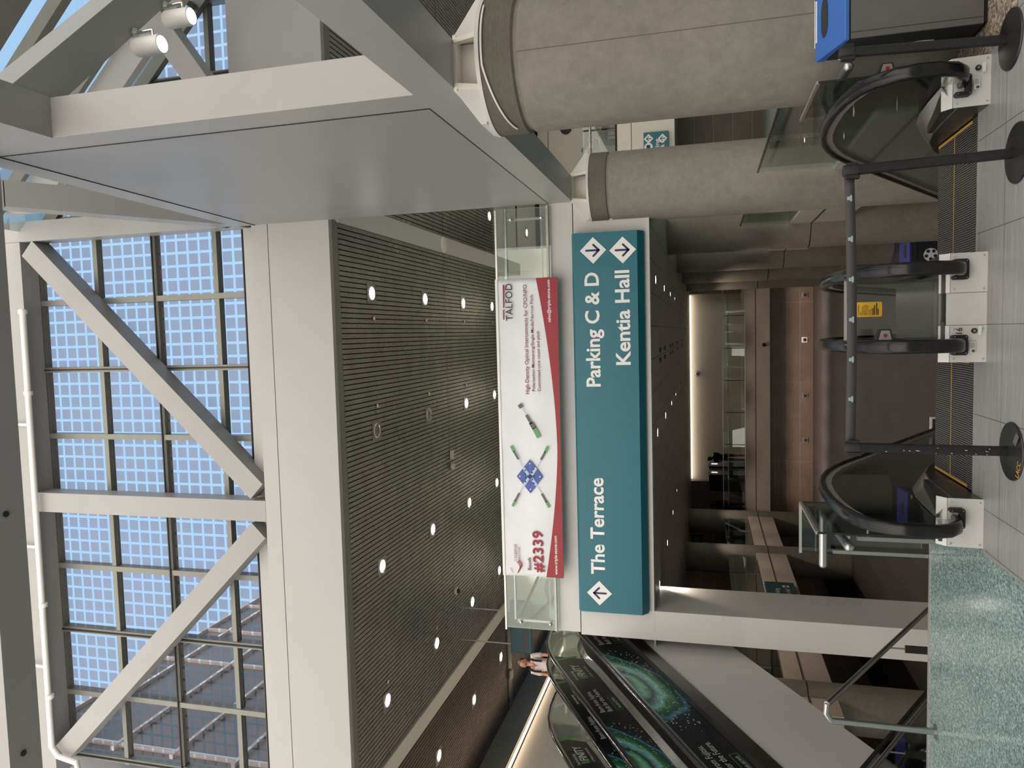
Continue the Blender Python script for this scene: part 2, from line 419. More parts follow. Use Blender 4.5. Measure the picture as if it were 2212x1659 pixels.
def light(kind, name, parent, loc, energy, color=(1,.93,.84), **k):
    l = bpy.data.lights.new(name, kind); l.energy = energy; l.color = color
    for a, v in k.items(): setattr(l, a, v)
    o = bpy.data.objects.new(name, l); C.objects.link(o); o.location = loc
    if parent is not None: o.parent = parent
    return o
ORD = ['first', 'second', 'third', 'fourth', 'fifth', 'sixth', 'seventh', 'eighth', 'ninth', 'tenth', 'eleventh', 'twelfth', 'thirteenth']

# ---------------------------------------------------------------- levels and planes of the place
ZL, ZU, ZC, ZS = -3.45, 4.33, 2.70, 8.43      # lower hall floor, upper floor, lower ceiling, slatted ceiling
YF = 12.2                                      # plane of the white fascia
XC = 2.395                                     # line of concrete columns
# ---------------------------------------------------------------- setting
# landing: grey tile, terrazzo beside it, exposed aggregate at the column
def floor_piece(name, mat, x0, x1, y0, y1, z=0., th=.35): return struct(box(name, mat, None, x0, x1, y0, y1, z-th, z))
floor_piece('floor', 'floor_tile', -1.535, 1.76, -5, 5.74)
floor_piece('floor', 'terrazzo', -5.1, -1.535, -5, 6.70)
floor_piece('floor', 'terrazzo', -12, -5.1, -5, 7.2)
floor_piece('floor', 'floor_tile', 1.76, 12, -5, 5.10)
floor_piece('floor', 'aggregate', 1.76, 3.4, 5.10, 7.05)
floor_piece('floor', 'terrazzo', 3.4, 10, 5.10, 36.8)
floor_piece('floor', 'terrazzo', 2.32, 3.4, 7.05, 36.8)
struct(box('trim', 'strip_metal', None, -1.55, -1.53, -5, 5.48, -.02, .006))
struct(box('trim', 'strip_metal', None, -5.1, -1.53, 6.70, 6.74, -.2, .004))
# unseen walls added behind and beside the viewer to block low light
struct(box('wall_lightblock_back', 'warm_white', None, -14, 12, -5.3, -5, 0, 4.2))
struct(box('wall_lightblock_right', 'warm_white', None, 12, 12.3, -5, 30, ZL, 8))
struct(box('wall_lightblock_left', 'warm_white', None, -14.3, -14, -5, 15, 0, 6))
# lower hall
struct(box('floor_lower', 'lower_floor', None, -16, 10, 6.5, 42, ZL-.2, ZL))
struct(box('wall_lower_front', 'stair_stone', None, -1.6, 1.8, 6.2, 6.5, ZL, -.36))
struct(box('wall_lower_far', 'brown_stone', None, -12.2, 5.3, 40, 40.25, ZL, -.6))
struct(box('wall_upper_far', 'warm_white', None, -8.3, 1.95, 41.6, 41.8, -.1, ZC))
struct(box('wall_far_left', 'brown_stone', None, -16, -8.3, 41.2, 41.8, -.1, ZC))
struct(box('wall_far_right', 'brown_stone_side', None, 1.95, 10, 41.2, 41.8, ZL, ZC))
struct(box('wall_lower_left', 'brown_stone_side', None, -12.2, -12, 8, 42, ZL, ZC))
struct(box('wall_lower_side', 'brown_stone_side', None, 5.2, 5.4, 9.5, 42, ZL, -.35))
struct(box('wall_side_right', 'brown_stone', None, 3.6, 12, 26.0, 26.3, -.0, ZC))
# mezzanine edges: far, left, right
def mezz(name, x0, x1, y0, y1):
    o = MB().box(x0, x1, y0, y1, -1.12, -.02).build(name, 'lower_fascia', None); return struct(o)
mezz('trim_mezzanine_far', -8.75, 2.3, 36.8, 41.6)
mezz('trim_mezzanine_left', -12, -8.75, 17.2, 41.2)
o = mezz('trim_mezzanine_right', 2.3, 2.6, 7.1, 41.2); o.data.materials.clear(); o.data.materials.append(MATS['side_fascia'])
o = struct(MB().box(1.77, 2.6, 6.75, 7.1, -2.2, -.35).build('trim_well_side', 'side_fascia', None))
for nm, b in (('trim_mezzanine_joint', (-8.75, 2.3, 36.785, 36.8, -.47, -.455)), ('trim_mezzanine_joint', (-8.75, -8.735, 17.2, 36.8, -.47, -.455)), ('trim_mezzanine_joint', (2.285, 2.3, 7.1, 36.8, -.47, -.455))):
    struct(box(nm, 'black_matt', None, *b))
struct(box('ceiling_lower', 'ceiling_panel', None, -16, 2.6, YF+.16, 41.8, ZC-.03, ZC))
struct(box('ceiling_lower_side', 'ceiling_panel', None, 2.6, 12, 22.66, 41.8, ZC-.03, ZC))
# upper floor slab with its white fascia: lower panel, upper strip, shadow joint
struct(box('fascia_front', 'white_paint', None, -5.19, 2.2, YF, YF+.16, ZC-.02, 3.925))
struct(box('fascia_front_strip', 'white_paint', None, -5.15, 2.18, YF, YF+.3, 3.94, ZU))
struct(box('slab_joint', 'black_matt', None, -5.12, 2.18, YF+.03, YF+.2, 3.90, 3.96))
struct(box('slab_upper', 'upper_floor_tile', None, -5.15, 2.6, YF+.16, 42, ZC, ZU))
struct(box('slab_upper_left', 'upper_floor_tile', None, -16, -5.15, 15.4, 42, ZC, ZU))
struct(box('slab_upper_right', 'upper_floor_tile', None, 2.6, 12, 22.66, 42, ZC, ZU))
struct(box('fascia_right', 'warm_white', None, 2.62, 12, 22.5, 22.66, ZC-.05, 3.90))
struct(box('fascia_right_strip', 'warm_white', None, 2.62, 12, 22.5, 22.66, 3.92, ZU))
struct(box('fascia_left', 'white_paint', None, -16, -9.9, 15.3, 15.4, ZC, ZU))
# white pier under the left end of the fascia
struct(box('column_white_pier', 'white_paint', None, -5.19, -4.69, YF+.002, 13.45, ZL, ZC+.01))
# upper storey: pale bulkheads behind, cove-lit wall to the left
struct(box('wall_upper_back', 'pale_green_wall', None, -9.0, 2.2, 23.3, 23.5, 5.55, ZS))
struct(box('wall_upper_back_low', 'pale_green_wall', None, -9.0, -4.6, 23.3, 23.5, ZU, 5.55))
struct(box('wall_upper_inner', 'pale_green_wall', None, -4.6, 2.2, 30, 30.2, ZU, ZS))
struct(box('pillar_upper', 'pale_green_wall', None, 2.05, 2.75, 23.2, 23.9, ZU, ZS))
struct(box('wall_cove', 'warm_white', None, -13.5, -13, 14, 34, ZU, 7.55))
tag(box('cove_strip', 'cove_glow', None, -12.90, -12.83, 14, 34, 7.56, 7.61), 'long warm cove light glowing above the pale wall', 'cove light')
struct(box('trim_cove', 'grey_frame', None, -13.6, -12.8, 14, 34, 7.66, ZS))
struct(box('wall_upper_far', 'slat_metal_dark', None, -16, -9, 40.5, 40.7, ZU, ZS))
tag(box('cove_strip', 'cove_glow_white', None, -8.2, 1.9, 41.35, 41.55, 2.60, 2.655), 'long pale cove light washing the far wall above the mezzanine', 'cove light')
# slatted ceilings, real gaps between the slats
def slats(name, mat, x0, x1, y0, y1, seams, pitch=.0985, gap=.021):
    b = MB(); n = int(round((x1-x0)/pitch)); p = (x1-x0)/n
    ys = [y0]+seams+[y1]
    for i in range(n):
        for j in range(len(ys)-1):
            b.box(x0+i*p+gap/2, x0+(i+1)*p-gap/2, ys[j]+.015, ys[j+1]-.015, ZS, ZS+.03)
    o = struct(b.build(name, mat, None)); return o
slats('ceiling_slats', 'slat_metal', -8.95, 2.18, 12.52, 23.3, [18.25])
slats('ceiling_slats_right', 'slat_metal', 2.60, 12, 12.5, 23.2, [18.25])
slats('ceiling_slats_left', 'slat_metal_dark', -16, -9.36, 13.2, 40, [23.4, 31.])
struct(box('ceiling_void', 'black_matt', None, -16, 12, 12.5, 41, ZS+.07, ZS+.09))
struct(box('ceiling_beam', 'white_paint', None, 2.18, 2.60, 12.5, 23.3, ZS-.04, ZS+.06))
struct(box('ceiling_beam_left', 'warm_white', None, -9.36, -8.95, 12.5, 40, ZS-.04, ZS+.06))
struct(box('ceiling_seam', 'dark_steel', None, -8.95, 2.18, 18.235, 18.265, ZS+.005, ZS+.03))
struct(box('ceiling_seam_left', 'dark_steel', None, -16, -9.36, 23.3, 23.75, ZS-.03, ZS+.03))
# upper fascia: strip, joint, panel, soffit
struct(box('fascia_upper_strip', 'upper_white_dimmed', None, -9.4, 2.2, YF, YF+.3, 9.70, 10.02))
struct(box('fascia_upper', 'upper_white_dimmed', None, -9.4, 2.2, YF, YF+.12, ZS, 9.685))
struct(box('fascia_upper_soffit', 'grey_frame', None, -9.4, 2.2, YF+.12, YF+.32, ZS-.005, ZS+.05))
struct(box('fascia_upper_right', 'upper_white_dimmed', None, 2.6, 12, YF, YF+.12, ZS, 10.35))
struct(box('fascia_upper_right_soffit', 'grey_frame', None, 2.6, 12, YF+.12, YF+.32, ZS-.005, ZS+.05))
struct(box('wall_left_upper', 'upper_white_dimmed', None, -12, -9.4, YF, YF+.2, ZS, 13.0))
struct(box('slab_roof', 'grey_frame', None, -16, 12, 12.9, 41, ZS+.12, ZS+.3))
# window walls above the fascia: mullions, fritted panes
def window(name, x0, x1, z0, z1, xm, zm, roof=None, y=12.7):
    root = struct(thing(name, None, None, (0, 0, 0)))
    fr = MB()
    def ztop(x): return z1 if roof is None else min(z1, roof(x))
    for x in xm:
        w = .055 if abs(((x+.46)/1.42) % 2) > .5 else .06
        if ztop(x) > z0: fr.box(x-w, x+w, y-.10, y+.10, z0, ztop(x))
    for z in zm:
        xr = x1
        if roof is not None:
            xr = min(x1, 17.85-z)
        fr.box(x0, xr, y-.08, y+.08, z-.05, z+.05)
    fr.build('window_frame', 'grey_frame', root)
    dk = MB()
    for x in xm[::2]:
        if ztop(x) > z0: dk.box(x-.014, x+.014, y-.13, y-.10, z0, ztop(x))
    for z in zm[::2]: dk.box(x0, min(x1, 17.85-z) if roof else x1, y-.13, y-.10, z-.012, z+.012)
    dk.build('window_gasket', 'black_matt', root)
    g = MB()
    if roof is None: g.box(x0, x1, y-.005, y+.005, z0, z1)
    else: g.prism([(x0, y, z0), (x1, y, z0), (x1, y, max(z0, roof(x1))), (17.85-z1, y, z1), (x0, y, z1)], (0, .01, 0))
    g.build('pane', 'frit_glass', root)
    return root
XM = [2.35-1.42*i for i in range(0, 9)]
window('window_1', -9.1, 2.35, 10.45, 17.6, XM, [10.5, 11.17, 12.61, 14.05, 15.55, 16.9])
window('window_2', 2.6, 7.4, 10.45, 15.25, [2.65, 3.77, 5.19, 6.61], [10.5, 11.1, 12.61, 14.05], roof=lambda x: 17.8-x)
struct(box('window_sill', 'upper_white_dimmed', None, -9.1, 2.2, 12.5, 12.72, 10.0, 10.42))
struct(box('window_sill_right', 'grey_frame', None, 2.6, 12, 12.35, 12.72, 10.35, 10.45))
# right-hand skylight slope: purlins, rafters and clear panes
root = struct(thing('window_3', None, None, (0, 0, 0)))
def slope(x, y, dz=0): return Vector((x, y, 17.8-x+dz))
b = MB()
for y, w in ((12.6, .12), (11.38, .10), (10.17, .15), (9.45, .45), (8.3, .12), (6.9, .12)): b.beam(slope(2.4, y, -.05), slope(9.0, y, -.05), .24, w, (0, 1, 0))
for x in (3.6, 6.5): b.beam(slope(x, 3.5), slope(x, 12.7), .10, .12, (1, 0, 1))
b.build('window_frame', 'grey_frame', root)
b = MB().prism([slope(2.4, 3.5, .1), slope(9, 3.5, .1), slope(9, 12.7, .1), slope(2.4, 12.7, .1)], (.006, 0, .006)); b.build('pane', 'roof_glass', root)
b = MB()
for y in (11.45, 7.4): b.prism([slope(2.6, y, -.25), slope(9, y, -.25), slope(9, y, -1.05), slope(2.6, y, -1.05)], (0, .14, 0))
b.build('rafter', 'upper_white_dimmed', root)
# ---------------------------------------------------------------- white steel frame
def bar(parent, name, a, b, w=.41, h=.41, up=(0,1,0)): return MB().beam(a, b, w, h, up).build(name, 'steel_paint_dimmed', parent, bevel=.004)
tr = thing('steel_truss', 'white box-section truss with two crossing diagonals in front of the fritted window', 'truss', (-3.26, 12.4, 10))
bar(tr, 'top_chord', (-9.3, 12.4, 15.71), (2.18, 12.4, 15.71))
bar(tr, 'post', (-3.26, 12.4, 10.02), (-3.26, 12.4, 15.5))
bar(tr, 'diagonal', (-2.88, 12.4, 10.2), (2.05, 12.4, 15.33))
bar(tr, 'diagonal', (-3.64, 12.4, 10.2), (-8.75, 12.4, 15.33))
bar(tr, 'diagonal', (-9.3, 12.4, 16.1), (-11.4, 12.4, 14.0))
bar(tr, 'upper_strut', (-8.9, 12.4, 15.9), (-8.9, 12.4, 17.6), .5)
gr = thing('girder', 'white panelled steel girder running overhead between the two near concrete columns', 'girder', (2.39, 9.4, ZU))
bar(gr, 'bottom_chord', (2.39, -2, 4.13), (2.39, 12.6, 4.13), .42, .405, (0,0,1))
MB().prism([(2.185, 6.75, 4.345), (2.185, 12.2, 4.345), (2.185, 12.2, 9.95), (2.185, 6.75, 9.58)], (.2, 0, 0)).build('web_panel', 'panel_paint_dimmed', gr)
bar(gr, 'top_chord', (2.39, 5.2, 9.68), (2.39, 12.2, 10.165), .42, .41, (0,0,1))
bar(gr, 'post', (2.39, 6.535, 4.33), (2.39, 6.535, 9.95), .41, .41)
bar(gr, 'post', (2.39, 12.4, 10.3), (2.39, 12.4, 15.92), .41, .41)
box('upper_web', 'steel_paint_dimmed', gr, 2.18, 2.60, -2, 6.33, 8.38, 9.95)
bar(gr, 'diagonal', (2.39, 12.2, 10.45), (2.39, 9.2, 12.4), .41, .41, (1,0,0))
bar(gr, 'diagonal', (2.39, 9.2, 12.4), (2.39, 7.2, 13.9), .41, .41, (1,0,0))
box('joint_line', 'black_matt', gr, 2.178, 2.2, 6.75, 12.2, 4.33, 4.345)
MB().beam((2.19, 6.75, 9.588), (2.19, 12.2, 9.958), .03, .016).build('joint_line', 'black_matt', gr)
box('joint_line', 'black_matt', gr, 2.178, 2.2, 6.735, 6.75, 4.33, 9.945)
bar(gr, 'level_brace', (2.45, 6.05, 8.6), (7.4, 11.0, 8.6), .41, .41, (0,0,1))
x = thing('sloping_brace', 'short sloping white box beam seen behind the two spotlights', 'beam', (5.2, 11.4, 10.6))
bar(x, 'beam', (6.9, 11.4, 12.0), (3.4, 11.4, 9.5), .41, .36)
x = thing('cross_beam', 'wide white cross beam with two small sockets near the top corner of the hall', 'beam', (-4, 6.5, 9.8))
box('beam', 'steel_paint_dimmed', x, -12, 2.18, 6.33, 6.74, 9.58, 10.3)
for px_ in ((8, 1113), (43, 1632)):
    p = at(*px_, Y=6.45); p.z = 9.57
    MB().lathe([(.035, 0), (.035, .02)], (p.x, 6.5, 9.565), 16).build('socket', 'dark_recess', x)
# sprinkler pipe clamped along the truss
sp = thing('sprinkler_pipe', 'white sprinkler main clamped along the truss top chord, elbowed down at its end', 'pipe', (-4, 12.1, 15.4))
P0 = [(.8, 12.08, 15.42), (-8.55, 12.08, 15.46), (-8.75, 12.08, 15.30), (-8.82, 12.06, 14.8), (-8.95, 12.0, 14.72), (-9.4, 11.9, 14.68)]
MB().tube(P0, .06, 12).build('pipe', 'lamp_white', sp, smooth=True)
for xx in (.78, -.9, -5.4, -7.4):
    MB().tube([(xx, 12.08, 15.42), (xx-.08, 12.08, 15.42)], .085, 14).build('clamp', 'lamp_white', sp, smooth=True)
for xx in (-1.6, -4.2, -6.8):
    MB().tube([(xx, 12.08, 15.44), (xx, 12.12, 16.3)], .03, 8).build('branch', 'lamp_white', sp, smooth=True)
# two spotlights under the level brace
def spotlight(label, p):
    t = thing('spotlight', label, 'spotlight', p)
    x, y, z = p
    MB().lathe([(.105, 0), (.11, .012), (.11, .34), (.095, .37)], (x, y, z), 24).build('housing', 'lamp_white', t, smooth=True)
    MB().lathe([(.001, -.004), (.094, -.004), (.094, .0)], (x, y, z), 24).build('lens', 'spot_glow', t)
    MB().lathe([(.094, -.002), (.11, -.002), (.11, .014), (.094, .014)], (x, y, z), 24, caps=False).build('rim', 'lamp_white', t, smooth=True)
    MB().tube([(x+.10, y, z+.12), (x+.17, y, z+.12), (x+.17, y, z+.40)], .022, 8).build('arm', 'chrome', t, smooth=True)
    MB().lathe([(.06, 0), (.06, .035)], (x+.17, y, z+.36), 16).build('mount', 'chrome', t, smooth=True)
    light('SPOT', 'lamp', t, (0, 0, -.03), 160, (1, .95, .9), spot_size=1.3, spot_blend=.6, shadow_soft_size=.07)
p1 = at(350, 95, Z=8.0); p2 = at(413, 35, Z=8.0)
spotlight('white cylinder spotlight under the level brace, the one closer to the girder', p1)
spotlight('white cylinder spotlight under the level brace, the one farther from the girder', p2)

# ---------------------------------------------------------------- concrete columns
def column(label, y, top, base, capital=False, xc=XC, r=.57, group=None):
    t = thing('concrete_column', label, 'column', (xc, y, base), group)
    if capital:
        MB().lathe([(r, base), (r, 3.27), (r-.025, 3.285), (r-.025, 3.315), (r, 3.33)], (xc, y, 0), 64).build('shaft', 'concrete', t, smooth=True)
        MB().lathe([(r+.004, 3.33), (r+.004, 3.60)], (xc, y, 0), 64).build('capital', 'concrete_cap', t, smooth=True)
        MB().lathe([(r+.012, 3.60), (r+.012, 3.635)], (xc, y, 0), 64).build('cap_plate', 'white_paint', t, smooth=True)
        MB().box(xc-.2, xc+.2, y-.12, y+.3, 3.63, 3.93).build('bracket_core', 'warm_white', t)
        for s in (-1, 1):
            b = MB(); q = [(xc+s*.21, 3.925), (xc+s*.23, 3.925), (xc+s*.545, 3.69), (xc+s*.545, 3.635), (xc+s*.21, 3.635)]
            b.prism([(a, y-.25, z) for a, z in q], (0, .42, 0)); b.build('gusset', 'white_paint', t, bevel=.004)
            b = MB().beam((xc+s*.23, y-.24, 3.66), (xc+s*.19, y-.24, 3.92), .04, .06, (0,1,0)); b.build('stiffener', 'warm_white', t)
        MB().box(xc-.24, xc+.24, y-.26, y+.26, 3.90, 3.93).build('bearing_plate', 'warm_white', t)
    else:
        MB().lathe([(r, base), (r, top)], (xc, y, 0), 48).build('shaft', 'concrete', t, smooth=True)
        MB().lathe([(r+.004, -.48), (r+.004, -.46)], (xc, y, 0), 48).build('joint_band', 'black_matt', t, smooth=True)
    return t
t = column('thick round concrete column beside the recycling bin, under the girder', 6.53, 0, -.05, True)
c = []
for k in range(25):
    a = -2.95+k*.085; c.append((XC+.585*math.cos(a), 6.53+.585*math.sin(a), 3.40+.175*min(1, max(0, (a+2.95)/1.1))**.8))
MB().tube(c, .009, 6).build('cable', 'lamp_white', t, smooth=True)
column('round concrete column with white steel capital at the end of the teal sign', 12.35, 0, ZL, True)
names = ['first', 'second', 'third', 'fourth', 'fifth']
b = MB(); a_ = -1.72
b.tube([(XC+.570*math.cos(a_), 6.53+.570*math.sin(a_), 0.0), (XC+.570*math.cos(a_), 6.53+.570*math.sin(a_), 3.28)], .003, 4).build('form_seam', 'concrete_cap', t)
for k in range(4):
    column('dark round concrete column in the lower hall, %s behind the one at the teal sign' % names[k], 18.15+5.8*k, ZC-.03, ZL)
for k, y in enumerate((18.4, 24.2, 30.0, 35.8)):
    column('brown-lit round concrete column along the left mezzanine, %s from the far wall' % ['nearest' if False else 'farthest', 'third', 'second', 'first'][k], y, ZC-.03, ZL, xc=-9.15)
# ---------------------------------------------------------------- teal wayfinding sign
def diamond(parent, c, h, direction, r=(1,0,0), u=(0,0,1), n=.004):
    flat(parent, 'diamond', [(-h, 0), (0, -h), (h, 0), (0, h)], c, r, u, 'sign_white', n)
    d = {'down': (0,-1), 'up': (0,1), 'left': (-1,0), 'right': (1,0)}[direction]
    def rot(a, b): return (b*d[0]+a*d[1], b*d[1]-a*d[0])
    w = h*.075; b = MB(); R_ = Vector(r); U_ = Vector(u); N_ = R_.cross(U_)
    def seg(p, q):
        dx, dy = q[0]-p[0], q[1]-p[1]; L = math.hypot(dx, dy); ox, oy = -dy/L*w, dx/L*w; pts = []
        for k in range(7):
            a = math.atan2(oy, ox)+PI*k/6; pts.append((p[0]+w*math.cos(a), p[1]+w*math.sin(a)))
        for k in range(7):
            a = math.atan2(-oy, -ox)+PI*k/6; pts.append((q[0]+w*math.cos(a), q[1]+w*math.sin(a)))
        b.prism([Vector(c)+R_*rot(*z)[0]+U_*rot(*z)[1]+N_*(n+.003) for z in pts], N_*.002)
    seg((0, -.52*h), (0, .40*h)); seg((0, .44*h), (-.42*h, .02*h)); seg((0, .44*h), (.42*h, .02*h))
    b.build('arrow', 'navy', parent)
sg = thing('wayfinding_sign', 'long teal hanging-fascia sign reading The Terrace, Parking C & D, Kentia Hall', 'sign', (-1.5, 12.1, 2.76))
b = MB(); q = [(12.0, 2.86), (12.0, 3.895), (12.06, 3.93), (12.19, 3.93), (12.19, 2.765), (12.12, 2.765)]
b.prism([(-4.70, y, z) for y, z in q], (6.33, 0, 0)); b.build('panel', 'teal', sg)
R1, U1 = (1, 0, 0), (0, 0, 1)
lettering(sg, 'Parking C & D', (-.884, 12.0, 3.492), R1, U1, 'sign_white', width=1.87, height=.238, bold=.022)
lettering(sg, 'Kentia Hall', (-.533, 12.0, 2.997), R1, U1, 'sign_white', width=1.533, height=.238, bold=.022)
lettering(sg, 'The Terrace', (-4.043, 12.0, 3.477), R1, U1, 'sign_white', width=1.635, height=.235, bold=.022)
diamond(sg, (1.342, 12.0, 3.571), .215, 'down'); diamond(sg, (1.323, 12.0, 3.091), .215, 'down'); diamond(sg, (-4.367, 12.0, 3.571), .21, 'up')
# ---------------------------------------------------------------- exhibition banner on the glass
BY = 11.95
bn = thing('banner', 'white and red exhibition banner with booth number hung on the upper glass balustrade', 'banner', (-1.6, BY, 4.17))
b = MB(); nx, nz = 60, 16
for i in range(nx+1):
    for j in range(nz+1):
        x = -4.135+5.075*i/nx; z = 4.165+1.065*j/nz
        y = BY+.006*math.sin(x*2.3+z*4)+.004*math.sin(x*7.1-z*3)+.006*math.cos(z*9)
        b.v.append(Vector((x, y+.01, z)))
for i in range(nx):
    for j in range(nz):
        a = i*(nz+1)+j; b.f.append((a, a+nz+1, a+nz+2, a+1))
o = b.build('cloth', 'banner_white', bn, smooth=True); sd = o.modifiers.new('t', 'SOLIDIFY'); sd.thickness = .004; sd.offset = 1
p = []
for k in range(41):
    f = k/40; x = -4.13+5.065*f; g = abs(f-.44)/.56 if f > .44 else (.44-f)/.44
    p.append((x, 4.175+.05+.30*g**1.7 if f > .44 else 4.175+.05+.24*g**1.6))
flat(bn, 'lower_border', [(-4.13, 4.168)]+[(.935, 4.168)]+p[::-1], (0, BY-.012, 0), R1, U1, 'banner_red', .0, .002)
box('hem', 'lamp_white', bn, -4.135, .94, BY-.012, BY-.004, 5.19, 5.232)
yb = BY-.014
def bl(text, x, z, w, h, mat, **k): return lettering(bn, text, (x, yb, z), R1, U1, mat, width=w, height=h, **k)
for xx in (-4.1, -2.5, -.8, .9):
    MB().tube([(xx, BY, 5.215), (xx, 12.15, 5.255)], .006, 6).build('tie', 'device_white', bn)
bl('TALFOD', .239, 4.937, .62, .125, 'banner_black', bold=.004)
flat(bn, 'logo_bar', [(.262, 0), (.43, 0), (.43, .02), (.262, .02)], (0, yb, 5.085), R1, U1, 'banner_red')
flat(bn, 'logo_bar', [(.46, 0), (.845, -.012), (.845, .018), (.46, .02)], (0, yb, 5.08), R1, U1, 'banner_red')
bl('High-Density Optical Interconnects for CPO/NPO', -.996, 4.686, 1.83, .066, 'banner_maroon', bold=.008)
bl('· Polarization-Maintaining/Single-Mode/Narrow Pitch', -.992, 4.585, 1.65, .052, 'banner_maroon', bold=.008)
bl('· Customized core count and pitch', -.992, 4.489, 1.045, .052, 'banner_maroon', bold=.008)
bl('sales@triple-stone.com', .197, 4.289, .70, .055, 'sign_white', bold=.012)
bl('www.triple-stone.com', -4.074, 4.268, .67, .055, 'sign_white', bold=.012)
bl('Booth', -4.02, 4.727, .215, .062, 'banner_maroon', bold=.02)
bl('#2339', -4.05, 4.515, .715, .18, 'banner_red', bold=.03, spacing=1.1)
bl('三石园科技', -3.889, 4.972, .31, .052, 'banner_maroon')
bl('TRIPLE-STONE', -3.886, 4.915, .255, .036, 'banner_maroon')
for k in range(4):
    pts = [(-3.99+.018*k-.10*math.cos(a)*(1-.08*k), .02*k*0-.075*math.sin(a)) for a in [PI*.1*i for i in range(1, 10)]]
    pts = [(-4.045+.03*i+.012*k, 5.07-.018*i*i*.16-.018*i-.014*k) for i in range(0, 0)] or pts
    MB().tube([(a, yb-.002, 5.00+c_-.012*k) for a, c_ in pts], .005, 4).build('emblem_arc', 'banner_red', bn)
for k in range(6):
    MB().lathe([(.006, -.003), (.006, 0)], (-4.075+.03*(k % 3)+.01*(k//3), yb, 5.05+.018*(k//3)+.012*(k % 3)), 8, 'Y').build('emblem_dot', 'banner_maroon', bn)
# chip with four pigtails
cx, cz = -2.40, 4.705
flat(bn, 'chip', [(-.29, 0), (0, -.225), (.29, 0), (0, .235)], (cx, yb, cz), R1, U1, 'chip_blue')
for a, c_ in ((-.22, 0), (.22, 0), (0, -.17), (0, .18)): MB().lathe([(.012, -.006), (.012, 0)], (cx+a, yb, cz+c_), 10, 'Y').build('chip_hole', 'sign_white', bn)
flat(bn, 'chip_core', [(-.04, 0), (0, -.04), (.04, 0), (0, .04)], (cx, yb-.003, cz), R1, U1, 'banner_black')
def seg2(name, a, b_, w, mat, d=.006):
    a, b_ = Vector((a[0], 0, a[1])), Vector((b_[0], 0, b_[1])); dr = (b_-a).normalized(); nr = Vector((-dr.z, 0, dr.x))
    MB().prism([Vector((0, yb-d, 0))+q for q in (a+nr*w/2, b_+nr*w/2, b_-nr*w/2, a-nr*w/2)], (0, -.002, 0)).build(name, mat, bn)
for sx, sz in ((-1, -1), (-1, 1), (1, -1), (1, 1)):
    e = 1.0
    seg2('chip_trace', (cx+sx*.03, cz+sz*.03), (cx+sx*.15, cz+sz*.11), .045, 'chip_pale')
    seg2('fibre', (cx+sx*.17, cz+sz*.13), (cx+sx*.30, cz+sz*.20), .012, 'chip_pale', .003)
    seg2('connector_boot', (cx+sx*.29, cz+sz*.195), (cx+sx*.43, cz+sz*.275), .035, 'banner_grey')
    seg2('connector', (cx+sx*.42, cz+sz*.27), (cx+sx*.52, cz+sz*.32), .045, 'banner_green')
for k in range(5): seg2('chip_part', (cx-.12+.06*k, cz-.075+.03*(k % 2)), (cx-.10+.06*k, cz-.06+.03*(k % 2)), .02, 'banner_black')
for k in range(4): seg2('chip_part', (cx-.10+.065*k, cz+.075), (cx-.075+.065*k, cz+.085), .02, 'banner_black')
seg2('fibre_tip', (-1.17, 4.86), (-1.225, 4.82), .075, 'banner_grey'); seg2('fibre', (-1.225, 4.82), (-1.36, 4.74), .014, 'chip_pale', .003)
seg2('connector_boot', (-1.35, 4.745), (-1.50, 4.66), .045, 'banner_grey'); seg2('connector_boot', (-1.48, 4.67), (-1.58, 4.61), .075, 'banner_grey')
seg2('connector', (-1.57, 4.615), (-1.73, 4.53), .075, 'banner_green')
# ---------------------------------------------------------------- upper glass balustrade along the fascia
gb = thing('glass_balustrade', 'frameless glass balustrade with steel handrail along the upper floor edge behind the banner', 'balustrade', (-1.5, 12.15, ZU))
for k in range(5):
    x0 = -5.14+1.455*k; box('glass_panel', 'guard_glass', gb, x0, x0+1.445, 12.14, 12.155, 4.30, 5.24)
box('top_cap', 'strip_metal', gb, -5.18, 2.12, 12.13, 12.17, 5.24, 5.27)
box('base_channel', 'bracket', gb, -5.14, 2.14, 12.12, 12.20, 4.335, 4.375)
MB().tube([(-5.02, 12.24, 5.10), (2.14, 12.24, 5.10)], .03, 12).build('handrail', 'rail_steel', gb, smooth=True)
MB().tube([(-5.05, 12.24, 4.47), (2.14, 12.24, 4.47)], .012, 8).build('lower_rail', 'strip_metal', gb, smooth=True)
box('return_panel', 'guard_glass', gb, -5.16, -5.145, 12.2, 15.0, 4.35, 5.24)
MB().tube([(-5.06, 12.26, 5.06), (-4.55, 15.4, 5.06)], .028, 10).build('return_rail', 'dark_steel', gb, smooth=True)
for xx in (-5.02, -2.2, .6, 1.95):
    MB().box(xx-.02, xx+.02, 12.2, 12.24, 4.4, 5.05).build('post', 'bracket', gb)
    MB().ball((xx, 12.12, 4.98), .03).build('standoff', 'chrome', gb, smooth=True); MB().ball((xx, 12.12, 4.45), .03).build('standoff', 'chrome', gb, smooth=True)
